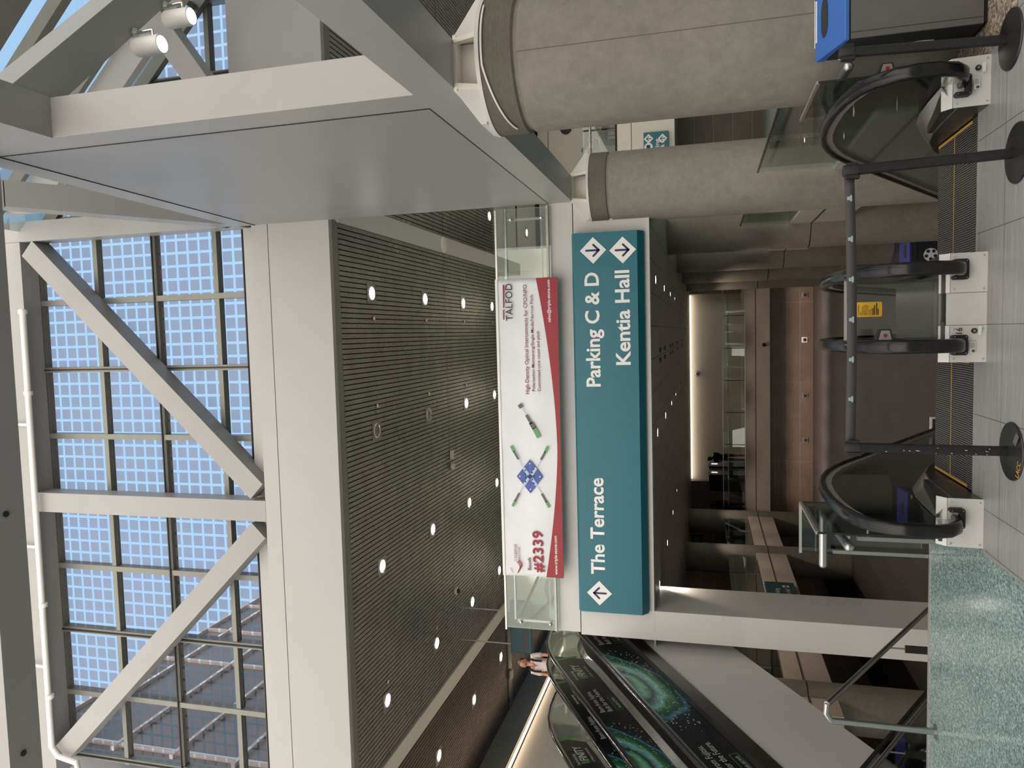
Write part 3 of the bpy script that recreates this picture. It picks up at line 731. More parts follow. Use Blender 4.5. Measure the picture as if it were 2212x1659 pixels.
# ---------------------------------------------------------------- belt stanchions
def stanchion(label, x, y, top, lean=(0, 0), text=False):
    t = thing('belt_stanchion', label, 'stanchion', (x, y, 0), 'belt stanchions')
    MB().lathe([(.178, 0), (.18, .004), (.176, .012), (.10, .022), (.04, .032)], (x, y, 0), 48).build('base', 'black_post', t, smooth=True)
    MB().tube([(x, y, .02), (x+lean[0], y+lean[1], top)], .0315, 24).build('post', 'black_post', t, smooth=True)
    xt, yt = x+lean[0], y+lean[1]
    MB().lathe([(.036, top-.085), (.036, top-.004), (.033, top)], (xt, yt, 0), 24).build('head', 'black_matt', t, smooth=True)
    MB().box(xt-.052, xt-.03, yt-.024, yt+.024, top-.095, top-.012).build('cassette', 'black_matt', t, bevel=.003)
    MB().box(xt+.03, xt+.048, yt-.02, yt+.02, top-.085, top-.02).build('receiver', 'black_matt', t, bevel=.003)
    return t
s1 = stanchion('black belt stanchion in front of the blue-topped recycling bin', 1.705, 5.191, .965, (.035, 0))
s2 = stanchion('black belt stanchion before the escalator marked 17, its belt drawn out', 1.0, 5.055, .962, (-.03, 0))
s3 = stanchion('scuffed black belt stanchion before the escalator marked 16, yellow stencil on its base', -.788, 5.058, .945, (.012, 0))
b = MB(); xa, xb, n = .92, -.735, 24
for i in range(n+1):
    f = i/n; z = .925-.012*f-.012*math.sin(PI*f)
    for dz in (-.029, .029): b.v.append(Vector((xa+(xb-xa)*f, 5.055, z+dz)))
for i in range(n): b.f.append((2*i, 2*i+2, 2*i+3, 2*i+1))
o = b.build('belt', plain('belt_grey', lin((70, 68, 72)), .8), s2, smooth=True); sd = o.modifiers.new('t', 'SOLIDIFY'); sd.thickness = .003
for i in range(6):
    x = .80-.253*i; z = .922-.012*(xa-x)/(xa-xb)-.012*math.sin(PI*(xa-x)/(xa-xb))+.004
    plain('belt_mark', lin((150, 172, 162)), .7) if 'belt_mark' not in MATS else 0
    flat(s2, 'belt_emblem', [(-.022, -.006), (-.016, -.013), (.016, -.013), (.022, -.006), (.012, .0), (.0105, .016), (-.0105, .016), (-.012, 0)], (x, 5.052, z), (1,0,0), (0,0,1), 'belt_mark', .001, .0015)
lettering(s3, 'LACC', (-.93, 4.925, .0105), (.9, -.3, 0), (.3, .9, .12), 'step_yellow', width=.10, height=.038, depth=.004, bold=.01)
flat(s3, 'tape_patch', [(-.04, -.018), (.04, -.018), (.04, .02), (-.04, .02)], (-.70, 4.945, .018), (.8, -.6, 0), (.55, .8, .1), 'banner_grey', .004, .002)
for k in range(14):
    z = random.uniform(.1, .85); a = random.uniform(3.9, 5.4)
    c = Vector((-.788+.0318*math.cos(a)+.012*z, 5.058+.0318*math.sin(a), z)); MB().box(c.x-.002, c.x+.002, c.y-.001, c.y+.001, z-random.uniform(.003, .014), z).build('scuff', 'device_white', s3)
# ---------------------------------------------------------------- escalators to the lower hall
def hp(drop_to=ZL):
    up_ = [(5.60, .165), (5.47, .168), (5.345, .20), (5.25, .275), (5.205, .385), (5.20, .50), (5.235, .62), (5.32, .72), (5.46, .80), (5.66, .85), (5.95, .88), (6.3, .882), (6.6, .862), (6.85, .82), (7.1, .75), (7.35, .655), (7.6, .53)]
    y, z = up_[-1]; zend = drop_to+.95
    while z > zend+.12: y += .4; z -= .4*.577; up_.append((y, z))
    up_ += [(y+.3, zend+.03), (y+.7, zend), (y+1.5, zend), (y+1.85, zend-.12), (y+1.98, zend-.35), (y+1.9, zend-.58), (y+1.7, zend-.68)]
    return up_
HP = hp()
def deckline(off=0.):
    L = [(5.56, .245), (5.9, .235), (6.2, .215), (6.5, .165), (6.8, .06), (7.1, -.09)]
    y, z = L[-1]
    while z > ZL+.35: y += .4; z -= .4*.577; L.append((y, z))
    L += [(y+.4, ZL+.22), (y+1.6, ZL+.2)]
    return [(a, c+off) for a, c in L]
DK = deckline()
def interp(L, y):
    for (a, za), (b_, zb) in zip(L, L[1:]):
        if a <= y <= b_: return za+(zb-za)*(y-a)/(b_-a)
    return L[-1][1]
def balustrade(t, X, inner, dw, glassmat='smoke_glass'):
    """inner = +1/-1: side on which the steps run"""
    sec = [(-.046, -.016), (-.042, .014), (-.024, .024), (.024, .024), (.042, .014), (.046, -.016), (.034, -.026), (-.034, -.026)]
    MB().sweep(HP, X, sec).build('handrail', 'black_rubber', t, smooth=True, auto=60)
    MB().sweep(HP[1:-1], X, [(-.022, -.075), (-.022, -.022), (.022, -.022), (.022, -.075)]).build('handrail_track', 'strip_metal', t, smooth=True)
    top = [p for p in HP[3:-4]]
    g = [(X-.005, y, z-.05 if 5.6 < y else z) for y, z in [(max(p[0], 5.31) if p[0] < 5.6 else p[0], p[1]) for p in top]]
    yl = top[-1][0]
    g += [(X-.005, y, z-.03) for y, z in DK[::-1] if 5.55 < y < yl]+[(X-.005, 5.45, .21)]
    MB().prism(g, (.01, 0, 0)).build('glass_panel', glassmat, t)
    # sloped steel deck beside the glass and the dark skirt under it
    i = inner; b = MB(); k = len(DK); o = 0
    for y, z in DK: b.v += [Vector((X+i*.012, y, z+.03)), Vector((X+i*dw, y, z-.06)), Vector((X+i*dw, y, z-.07)), Vector((X+i*.012, y, z-.03))]
    for j in range(k-1):
        for a in range(4): b.f.append((j*4+a, j*4+(a+1) % 4, j*4+4+(a+1) % 4, j*4+4+a))
    b.build('deck', 'deck_steel', t, smooth=True, auto=50)
    sk = [(X+i*(dw-.012), y, z-.06) for y, z in DK]+[(X+i*(dw-.012), y, z-.62) for y, z in DK[::-1]]
    sk = [(x, y, max(z, -.28) if y < 6.6 else z) for x, y, z in sk]
    MB().prism(sk, (i*.008, 0, 0)).build('skirt', 'dark_skirt', t)
    od = [(X-i*.015, y, z+.012) for y, z in DK]+[(X-i*.015, y, z-.55) for y, z in DK[::-1]]
    od = [(x, y, max(z, -.02) if y < 6.2 else z) for x, y, z in od]
    MB().prism(od, (-i*.14, 0, 0)).build('outer_cladding', 'dark_steel', t)
def newel_box(t, x0, x1, name='newel_plate', h=.213):
    MB().prism([(x0, 5.515, .0), (x1, 5.515, .0), (x1, 5.535, h), (x0, 5.535, h)], (0, .006, 0)).build(name, 'plate_steel', t)
    MB().prism([(x0, 5.535, h+.003), (x1, 5.535, h+.003), (x1, 5.60, h+.052), (x0, 5.60, h+.052)], (0, .006, 0)).build('newel_hood', 'plate_steel', t)
    b = MB(); b.prism([(x0+.002, 5.52, .001), (x0+.002, 5.54, h), (x0+.002, 5.605, h+.05), (x0+.002, 6.2, .19), (x0+.002, 6.2, .001)], (x1-x0-.004, 0, 0)); b.build('newel_body', 'dark_steel', t)
    for xx in (x0+.022, x1-.022):
        for zz in (.022, h-.02):
            MB().lathe([(.006, -.004), (.006, .004)], (xx, 5.513+.02*zz/h, zz), 10, 'Y').build('screw', 'chrome', t)
def inlet(t, X):
    b = MB(); q = [(-.068, .130), (-.058, .121), (.058, .121), (.068, .130), (.068, .205), (.058, .214), (.042, .214), (.042, .150), (-.042, .150), (-.042, .214), (-.058, .214), (-.068, .205)]
    b.prism([(X+a, 5.47, z) for a, z in q], (0, .06, 0)); b.build('handrail_inlet', 'black_matt', t, bevel=.004)
    for a in (-.055, .055):
        for z in (.134, .202): MB().lathe([(.004, -.002), (.004, .002)], (X+a, 5.468, z), 8, 'Y').build('inlet_screw', 'bracket', t)
def decals(t, x, num, xs, flip):
    lettering(t, num, (x, 5.513, .149), (1,0,0), (0,-.1,1), 'banner_black', height=.038, depth=.005, bold=.012)
    MB().lathe([(.017, -.008), (.017, .004)], (xs, 5.513, .075), 20, 'Y').build('key_switch', 'black_matt', t)
    MB().lathe([(.009, -.010), (.009, -.006)], (xs, 5.513, .075), 16, 'Y').build('key_barrel', 'bracket', t)
    flat(t, 'switch_label', [(-.03, -.011), (.03, -.011), (.03, .011), (-.03, .011)], (xs, 5.513, .042), (1,0,0), (0,0,1), 'sign_white', .004)
def maker(t, x, z):
    flat(t, 'maker_plate', [(-.038, -.018), (.038, -.018), (.038, .018), (-.038, .018)], (x, 5.513, z), (1,0,0), (0,0,1), 'sign_white', .004)
    MB().lathe([(.010, -.002), (.010, .0)], (x-.024, 5.505, z-.004), 12, 'Y').build('maker_mark', 'banner_grey', t)
    for k in range(4): flat(t, 'maker_text', [(-.006, .009-.007*k), (.032, .009-.007*k), (.032, .0115-.007*k), (-.006, .0115-.007*k)], (x, 5.507, z), (1,0,0), (0,0,1), 'banner_grey', .0, .001)
def escalator(label, xl, xr, dl, dr):
    t = thing('escalator', label, 'escalator', ((xl+xr)/2, 5.6, 0), 'escalators down to the lower hall')
    balustrade(t, xl, 1, dl); balustrade(t, xr, -1, dr)
    a, c = xl+dl+.006, xr-dr-.006
    box('floor_plate', 'step_metal', t, a, c, 5.742, 5.86, -.05, -.004)
    box('comb_edge', 'strip_metal', t, xl+dl-.01, xr-dr+.01, 5.725, 5.742, -.05, .002)
    y, z = 5.86, -.012
    for k in range(17):
        if k < 2: z_ = z
        else: z_ = -.012-.231*(k-1.35)
        s_ = box('step', 'step_metal', t, a, c, y, y+.40, z_-.23, z_)
        e = .012
        MB().box(a+.002, a+.022, y+.004, y+.396, z_, z_+.001).box(c-.022, c-.002, y+.004, y+.396, z_, z_+.001).box(a, c, y, y+.012, z_, z_+.0012).build('step_edge', 'step_yellow', s_)
        y += .40
    return t
e17 = escalator('escalator marked 17 going down between glass balustrades, beside the concrete column', .355, 1.582, .112, .163)
e16 = escalator('escalator marked 16 going down between glass balustrades, beside the terrazzo floor', -1.345, -.143, .154, .118)
newel_box(e17, 1.418, 1.735); newel_box(e17, .205, .468); newel_box(e16, -.262, -.015); newel_box(e16, -1.526, -1.19)
for t, X in ((e17, 1.545), (e17, .357), (e16, -.145), (e16, -1.318)): inlet(t, X)
decals(e17, 1.642, '17', 1.655, 0); maker(e17, 1.555, .083)
decals(e16, -.07, '16', -.052, 0); maker(e16, -.162, .085)
# stop button box on each outer handrail
def stopbox(t, X, s):
    b = MB(); b.prism([(X+s*.045, 5.33, .60), (X+s*.12, 5.35, .615), (X+s*.12, 5.35, .685), (X+s*.045, 5.33, .71)], (0, .07, 0)); b.build('stop_box', 'black_matt', t, bevel=.004)
    b = MB(); b.prism([(X+s*.05, 5.325, .615), (X+s*.11, 5.345, .625), (X+s*.11, 5.345, .675), (X+s*.05, 5.325, .695)], (0, .004, 0)); b.build('stop_cover', 'bracket', t)
    MB().lathe([(.011, -.006), (.011, .004)], (X+s*.078, 5.33, .652), 14, 'Y').build('stop_button', glow('stop_red', (.9, .05, .04), .25), t)
stopbox(e16, -.145, 1); stopbox(e17, 1.58, 1)
dv = thing('escalator_divider', 'steel divider plate with yellow caution notice between the two escalators', 'divider', (.095, 5.55, 0))
MB().prism([(-.012, 5.52, .0), (.202, 5.52, .0), (.202, 5.54, .235), (-.012, 5.54, .235)], (0, .006, 0)).build('front_plate', 'plate_steel', dv)
b = MB(); b.prism([(-.12, 5.605, .2), (-.12, 5.605, .262), (-.12, 6.0, .25), (-.12, 6.9, .235), (-.12, 6.9, .1)], (.45, 0, 0)); b.build('top_plate', 'deck_steel', dv)
b = MB(); y, z = 6.3, .15
b.prism([(.02, a, c) for a, c in ((6.3, .16), (6.8, .02), (12.5, -3.2), (12.5, -3.5), (6.8, -.3), (6.3, -.1))], (.15, 0, 0)); b.build('deck_plate', 'dark_steel', dv)
MB().beam((-.10, 5.62, .845), (.32, 5.62, .845), .024, .024).build('cross_bar', 'strip_metal', dv)
box('barrier_glass', 'clear_glass', dv, -.09, .31, 5.66, 5.668, .24, .83)
MB().prism([(x, 5.648, z) for x, z in ((.062, .615), (.070, .607), (.158, .607), (.166, .615), (.166, .835), (.158, .843), (.070, .843), (.062, .835))], (0, .006, 0)).build('caution_plate', 'yellow_plate', dv)
lettering(dv, 'CAUTION', (.072, 5.646, .779), (1,0,0), (0,0,1), 'banner_black', width=.085, height=.017, bold=.02, depth=.002)
for k, s in enumerate(('HOLD HANDRAIL', 'HOLD', "CHILD'S HAND", 'KEEP FEET AWAY', 'FROM SIDE PANEL', 'FACE FORWARD', 'NO BARE', 'STROLLERS')):
    lettering(dv, s, (.073, 5.646, .757-.0115*k-.002*(k > 0)), (1,0,0), (0,0,1), 'banner_black', height=.0068, bold=.01, depth=.002)
for k, w in enumerate((.05, .07, .085, .045)): flat(dv, 'fine_print', [(0, 0), (w, 0), (w, .005), (0, .005)], (.073, 5.646, .664-.0095*k-.004*(k > 1)), (1,0,0), (0,0,1), 'banner_black', .001, .001)
# ---------------------------------------------------------------- glass guards around the well
def frame_pane(t, a, b_, z0, z1, mat='guard_glass', rim=True):
    a, b_ = Vector(a), Vector(b_); d = (b_-a).normalized(); n = Vector((-d.y, d.x, 0))*.006
    MB().prism([(a.x, a.y, z0), (b_.x, b_.y, z0), (b_.x, b_.y, z1), (a.x, a.y, z1)], n).build('glass_panel', mat, t)
    if rim:
        MB().beam((a.x, a.y, z1), (b_.x, b_.y, z1), .022, .022).build('top_cap', 'strip_metal', t)
        MB().beam((a.x, a.y, z0+.01), (a.x, a.y, z1), .014, .014, (0,1,0)).build('edge_trim', 'black_matt', t)
gl = thing('glass_guard', 'glass guard with tubular rails between the left escalator and the stair', 'guard', (-1.56, 6.3, 0))
frame_pane(gl, (-1.545, 5.82, 0), (-1.545, 6.82, 0), .06, 1.005); frame_pane(gl, (-1.545, 6.84, 0), (-2.0, 6.84, 0), -.6, 1.005)
MB().box(-2.0, -1.985, 6.83, 6.85, .12, 1.0).build('edge_trim', 'black_matt', gl)
MB().tube([(-1.58, 6.72, .835), (-2.06, 6.72, .835)], .034, 16).build('handrail', 'rail_steel', gl, smooth=True); MB().ball((-2.06, 6.72, .835), .034).build('rail_end', 'rail_steel', gl, smooth=True)
MB().tube([(-1.60, 6.70, .83), (-1.60, 5.68, .81)], .034, 16).build('handrail', 'rail_steel', gl, smooth=True); MB().ball((-1.60, 5.67, .81), .034).build('rail_end', 'rail_steel', gl, smooth=True)
MB().box(-1.60, -1.57, 5.85, 5.9, .02, .72).build('post', 'bracket', gl); MB().box(-1.97, -1.94, 6.75, 6.79, -.4, .75).build('post', 'bracket', gl)
for z in (.2, .62):
    MB().tube([(-1.60, 6.0, z), (-1.54, 6.0, z)], .012, 8).build('standoff', 'chrome', gl, smooth=True)
    MB().tube([(-1.83, 6.78, z), (-1.83, 6.86, z)], .014, 8).build('standoff', 'chrome', gl, smooth=True)
grd = thing('glass_guard', 'small glass guard with tubular rail between the escalator marked 17 and the near column', 'guard', (1.76, 6.3, 0))
frame_pane(grd, (1.755, 5.80, 0), (1.755, 6.80, 0), .06, 1.005)
MB().tube([(1.80, 5.66, .83), (1.80, 6.2, .83)], .034, 16).build('handrail', 'rail_steel', grd, smooth=True); MB().ball((1.80, 5.66, .83), .034).build('rail_end', 'rail_steel', grd, smooth=True)
MB().box(1.765, 1.785, 6.6, 6.65, .02, 1.0).build('post', 'bracket', grd)
for y, z in ((6.62, .62), (6.62, .3)): MB().tube([(1.70, y, z), (1.765, y, z)], .012, 8).build('standoff', 'chrome', grd, smooth=True)
def mezz_guard(label, x, y0, y1, s):
    t = thing('mezzanine_guard', label, 'guard', (x, (y0+y1)/2, -.02), 'glass guards along the mezzanine')
    n = max(1, int(round((y1-y0)/1.9))); p = (y1-y0)/n
    for k in range(n):
        a = y0+p*k
        box('glass_panel', 'guard_glass', t, x-.006, x+.006, a+.02, a+p-.02, .02, 1.03)
        box('post', 'bracket', t, x+s*.03, x+s*.06, a+.1, a+.15, 0, .95)
        for z in (.15, .6): MB().tube([(x-s*.03, a+.125, z), (x+s*.03, a+.125, z)], .014, 8).build('standoff', 'chrome', t, smooth=True)
    box('top_cap', 'dark_steel', t, x-.014, x+.014, y0, y1, 1.03, 1.055)
    MB().tube([(x+s*.09, y0+.1, .88), (x+s*.09, y1-.1, .88)], .028, 10).build('handrail', 'rail_steel', t, smooth=True)
    return t
mezz_guard('glass guard on the right mezzanine edge between the two near concrete columns', 2.31, 7.9, 11.6, 1)
mezz_guard('glass guard on the right mezzanine edge, just behind the column at the teal sign', 2.31, 13.2, 17.4, 1)
mezz_guard('glass guard on the right mezzanine edge, second bay behind the teal sign', 2.31, 18.9, 23.2, 1)
mezz_guard('glass guard on the right mezzanine edge, third bay behind the teal sign', 2.31, 24.7, 29.0, 1)
mezz_guard('glass guard on the left mezzanine edge behind the white pier, nearest bay', -8.76, 17.6, 23.4, -1)
mezz_guard('glass guard on the left mezzanine edge, between the nearest pair of brown columns', -8.76, 24.9, 29.3, -1)
mezz_guard('glass guard on the left mezzanine edge, last bay before the far wall', -8.76, 30.7, 35.1, -1)
t = thing('mezzanine_guard', 'long glass guard with two bright rails across the far mezzanine', 'guard', (-3, 36.85, -.02), 'glass guards along the mezzanine')
for k in range(7): box('glass_panel', 'guard_glass', t, -8.7+1.56*k, -8.7+1.56*k+1.52, 36.84, 36.852, .02, 1.03)
for k in range(8): box('post', 'black_matt', t, -8.72+1.56*k, -8.69+1.56*k, 36.88, 36.91, 0, .98)
box('top_cap', 'strip_metal', t, -8.7, 2.28, 36.83, 36.86, 1.03, 1.06); box('base_channel', 'strip_metal', t, -8.7, 2.28, 36.83, 36.86, -.01, .03)
MB().tube([(-8.6, 36.95, .80), (2.2, 36.95, .80)], .03, 10).build('handrail', 'chrome', t, smooth=True)
# ---------------------------------------------------------------- stair with steel handrails
b = MB()
for k in range(20): b.box(-5.05, -2.3, 6.74+.29*k, 7.05+.29*k, -.17*(k+1)-.25, -.17*(k+1))
struct(b.build('stair', 'stair_stone', None))
def stair_rail(label, x, y0, knee):
    t = thing('stair_handrail', label, 'handrail', (x, y0, 0), 'stair handrails')
    zt = .835
    ln = 6.0; pts = [(x, y0, zt), (x, y0+ln, zt-ln*.577)]
    MB().tube(pts, .024, 14).build('rail', 'rail_steel', t, smooth=True)
    if knee:
        MB().tube([(x-.14, y0, .80), (x-.07, y0-.02, .845), (x, y0, zt)], .024, 14).build('rail_bend', 'rail_steel', t, smooth=True)
        MB().tube([(x-.14, y0, .80), (x-.145, y0, .25), (x-.145, y0, 0)], [.026, .026, .028], 16).build('post', 'rail_steel', t, smooth=True)
        MB().lathe([(.06, 0), (.06, .01)], (x-.145, y0, 0), 20).build('flange', 'rail_steel', t, smooth=True)
    for k, d in enumerate((1.3, 3.4)):
        z = zt-d*.577
        MB().box(x-.035, x+.035, y0+d-.012, y0+d+.012, z-.95, z-.16).build('baluster_plate', 'dark_steel', t)
        MB().tube([(x, y0+d, z-.17), (x, y0+d, z)], .008, 6).build('pin', 'bracket', t)
    return t
stair_rail('steel stair handrail ending in a bent post standing on the terrazzo edge', -3.20, 6.49, True)
stair_rail('steel stair handrail running down beside the pale escalator cladding', -4.25, 6.45, False)
sgd = thing('stair_guard', 'dark-edged glass panel along the stair below the pale escalator cladding', 'guard', (-4.4, 8, 0))
MB().prism([(-4.40, 6.6, .93), (-4.40, 12.0, -2.19), (-4.40, 12.0, -3.2), (-4.40, 6.6, -.1)], (.012, 0, 0)).build('glass_panel', 'smoke_glass', sgd)
MB().beam((-4.394, 6.6, .94), (-4.394, 12.0, -2.18), .024, .03).build('top_edge', 'black_matt', sgd)
MB().tube([(-4.36, 7.9, -.3), (-4.28, 7.9, -.3)], .016, 8).build('standoff', 'chrome', sgd)
# ---------------------------------------------------------------- escalators up to the upper floor
SLO = math.atan(.577)
def upz(y, c=-3.33): return .577*y+c
def up_escalator(label, xr, xl, adr, adl):
    t = thing('escalator', label, 'escalator', ((xr+xl)/2, 10, 0), 'escalators up to the upper floor')
    ytop = 14.6
    hpth = [(6.0, 0.55), (5.8, .75), (5.95, .92), (6.4, .955), (7.0, .97), (7.6, 1.08)]+[(y, upz(y)) for y in [8.0+.5*k for k in range(13)]]+[(14.35, 4.93), (14.7, 5.08), (15.1, 5.20), (15.6, 5.255), (16.2, 5.26), (16.55, 5.20), (16.75, 5.04), (16.78, 4.85), (16.6, 4.68)]
    sec = [(-.040, -.012), (-.036, .012), (-.02, .022), (.02, .022), (.036, .012), (.040, -.012), (.03, -.02), (-.03, -.02)]
    dk = [(5.6, .24), (7.2, .30)]+[(y, upz(y)-.74) for y in [7.8+.5*k for k in range(13)]]+[(14.3, 4.22), (15.0, 4.5), (16.4, 4.56)]
    for X, i, ad in ((xr, -1, adr), (xl, 1, adl)):
        MB().sweep(hpth, X, sec).build('handrail', 'black_rubber', t, smooth=True, auto=60)
        MB().sweep(hpth[1:-1], X, [(-.018, -.065), (-.018, -.018), (.018, -.018), (.018, -.065)]).build('handrail_track', 'rail_steel', t, smooth=True)
        g = [(X-.005, y, z-.05) for y, z in hpth[3:-5]]+[(X-.005, y, z+.0) for y, z in dk[::-1] if y > 6.2]
        MB().prism(g, (.01, 0, 0)).build('glass_panel', 'clear_glass', t)
        # advertising film on the glass
        side = 1
        Y1 = ad
        quad = []; n = 44; b = MB(); cs, sn = math.cos(SLO), math.sin(SLO); ytot = Y1
        for k in range(n+1):
            y = ytot-(ytot-7.4)*k/n
            zb, zt_ = interp(dk, y)+.005, interp(hpth[4:-4], y)-.066
            for z in (zb, zt_):
                b.uv[len(b.v)] = ((Y1-y)/cs-2.55, z-zb)
                b.v.append(Vector((X+.0075*1, y, z)))
        for k in range(n): b.f.append((2*k, 2*k+1, 2*k+3, 2*k+2))
        film = b.build('ad_film', 'ad_film', t)
        b = MB(); k = len(dk)
        for y, z in dk: b.v += [Vector((X+i*.015, y, z+.012)), Vector((X+i*.17, y, z-.03)), Vector((X+i*.17, y, z-.05)), Vector((X+i*.015, y, z-.04))]
        for j in range(k-1):
            for a in range(4): b.f.append((j*4+a, j*4+(a+1) % 4, j*4+4+(a+1) % 4, j*4+4+a))
        b.build('deck', 'deck_steel', t, smooth=True, auto=50)
        MB().prism([(X+i*.165, y, z-.04) for y, z in dk]+[(X+i*.165, y, z-.5) for y, z in dk[::-1]], (i*.006, 0, 0)).build('skirt', 'dark_skirt', t)
    y, z = 6.0, .0
    for k in range(23):
        z_ = min(ZU, max(0, .577*y-4.38)); s_ = box('step', 'step_metal', t, xl+.18, xr-.18, y, y+.4, z_-.22, z_); y += .4
    # outer cladding: dark metal strip and tall pale casing
    od = [(xr+.012, y, z+.01) for y, z in dk]; ow = [(xr+.012, y, z-.24) for y, z in dk[::-1]]
    MB().prism(od+ow, (.10, 0, 0)).build('edge_strip', 'dark_steel', t)
    ou = [(xr-.01, y, z-.245) for y, z in dk]+[(16.4, 2.9), (14.9, 2.75), (6.0, -2.4), (5.6, -2.4)]
    ou = [q if len(q) == 3 else (xr-.01, q[0], q[1]) for q in ou]
    MB().prism(ou, (.10, 0, 0)).build('outer_casing', 'white_paint', t)
    ol = [(xl-.13, q[1], q[2]) for q in ou]; MB().prism(ol, (.10, 0, 0)).build('outer_casing', 'white_paint', t)
    b = MB(); b.prism([(xl, 5.6, -2.38), (xl, 14.9, 2.77), (xl, 14.9, 2.80), (xl, 5.6, -2.33)], (xr-xl, 0, 0)); b.build('soffit', 'white_paint', t)
    return t
eA = up_escalator('up escalator nearest the white pier, its glass wrapped in a dark green-swirl advertisement', -5.45, -6.67, 14.55, 14.45)
eB = up_escalator('up escalator farther from the white pier, mostly hidden behind its wrapped neighbour', -7.15, -8.37, 14.45, 14.35)
DU = Vector((0, math.cos(SLO), math.sin(SLO))); DN = Vector((0, -math.sin(SLO), math.cos(SLO)))
def adtext(t, X, off=0.):
    x = X+.009; o = Vector((0, off*math.cos(SLO), off*math.sin(SLO)))
    def L(s, y, z, w, h, mat='ad_text', **k): return lettering(t, s, Vector((x, y, z))+o, DU, DN, mat, width=w, height=h, depth=.001, **k)
    L('Introducing', 13.535, 4.225, .37, .07)
    L('1', 13.64, 4.055, .075, .17, 'ad_green', bold=.02); L('FINITY', 13.715, 4.10, .53, .165, bold=.012, shear=.2)
    L('a Fujitsu company', 13.70, 3.965, .50, .055)
    for dd in (0, 4.1):
        oo = Vector((0, -dd*math.cos(SLO), -dd*math.sin(SLO)))
        def M(s, y, z, w, h, **k): return lettering(t, s, Vector((x, y, z))+o+oo, DU, DN, 'ad_text', width=w, height=h, depth=.001, **k)
        M('Born from Fujitsu.', 12.437, 3.566, .78, .10); M('Built for the Future.', 12.50, 3.445, .84, .10); M('Booth #1949', 12.66, 3.315, .36, .055)
        bx = [(0, 0), (.50, 0), (.50, .115), (0, .115)]; q = Vector((x, 12.60, 3.265))+o+oo
        for (a, c), (a2, c2) in zip(bx, bx[1:]+bx[:1]):
            MB().beam(q+DU*a+DN*c, q+DU*a2+DN*c2, .002, .007, DN if a != a2 else DU).build('booth_frame', 'ad_green', t)
for t, X, y in ((eA, -5.45, 14.55), (eA, -6.67, 14.45), (eB, -7.15, 14.45), (eB, -8.37, 14.35)):
    adtext(t, X, 0 if X > -7 else .0)
    MB().prism([(X+.0085, 14.22, 4.80), (X+.0085, 14.50, 4.42), (X+.0085, 14.56, 4.46), (X+.0085, 14.30, 4.85)], (.002, 0, 0)).build('green_strip', 'ad_green', t)
# ---------------------------------------------------------------- recycling bins
rb = thing('recycling_bin', 'large grey recycling bin with sloping blue top beside the near concrete column', 'bin', (2.35, 5.8, 0))
X0, X1, Y0, Y1 = 1.95, 2.75, 5.575, 5.945
b = MB(); b.prism([(X0, Y0, .03), (X0, Y0, .835), (X0, Y1, .93), (X0, Y1, .03)], (X1-X0, 0, 0)); b.build('body', 'bin_dark', rb)
box('front_panel', 'bin_grey', rb, X0+.004, X1-.004, Y0-.006, Y0, .03, .83)
box('front_seam', 'bin_dark', rb, X0+.045, X0+.048, Y0-.008, Y0-.005, .03, .83)
box('plinth', 'black_matt', rb, X0+.02, X1-.02, Y0+.02, Y1-.02, 0, .03)
b = MB(); b.prism([(X0-.004, Y0-.012, .838), (X0-.004, Y0-.012, .868), (X0-.004, Y1+.005, 1.005), (X0-.004, Y1+.005, .94)], (X1-X0+.008, 0, 0)); lid = b.build('lid', 'bin_blue', rb, bevel=.006)
LR = Vector((1, 0, 0)); LU = Vector((0, Y1-Y0+.017, .137)).normalized(); LP = Vector((X0, Y0-.012, .868))
op = []
for k in range(40):
    a = 2*PI*k/40; rr = .055*(1+.25*math.cos(2*a)); op.append((.26+1.9*rr*math.cos(a), .27+rr*math.sin(a)*(1+.0*k)))
flat(rb, 'opening', op, LP, LR, LU, 'dark_recess', .002, .002)
flat(rb, 'opening_rim', [(.26+(a-.26)*1.06, .27+.01+(c-.27)*1.1) for a, c in op], LP, LR, LU, plain('bin_blue_dark', lin((24, 58, 110)), .5), .0005, .001)
MB().tube([LP+LR*(.10+.007*k*0)+LU*.415+LR*x for x in (0, .34)], .003, 4).build('lid_rule', 'sign_white', rb)
for k in range(22): flat(rb, 'lid_lettering', [(0, 0), (.009, 0), (.009, .022), (0, .022)], LP+LR*(.13+.0135*k)+LU*.378, LR, LU, 'sign_white', .002, .001)
sd_ = Vector((0, -1, 0))
def sidepatch(y, z, w, h, mat, d=.002, nm='side_decal'): return flat(rb, nm, [(-w/2, -h/2), (w/2-.01, -h/2), (w/2, 0), (w/2-.01, h/2), (-w/2, h/2)], (X0, y, z), (0,-1,0), (0,0,1), mat, d, .001)
sidepatch(5.93, .80, .05, .10, 'sign_white'); sidepatch(5.78, .64, .04, .14, 'sign_white')
sidepatch(5.80, .34, .11, .14, 'sign_white'); sidepatch(5.80, .34, .085, .11, 'lower_bin_blue', .004); lettering(rb, 'm', (X0-.001, 5.825, .325), (0,-1,0), (0,0,1), 'sign_white', height=.05, bold=.03, depth=.007)
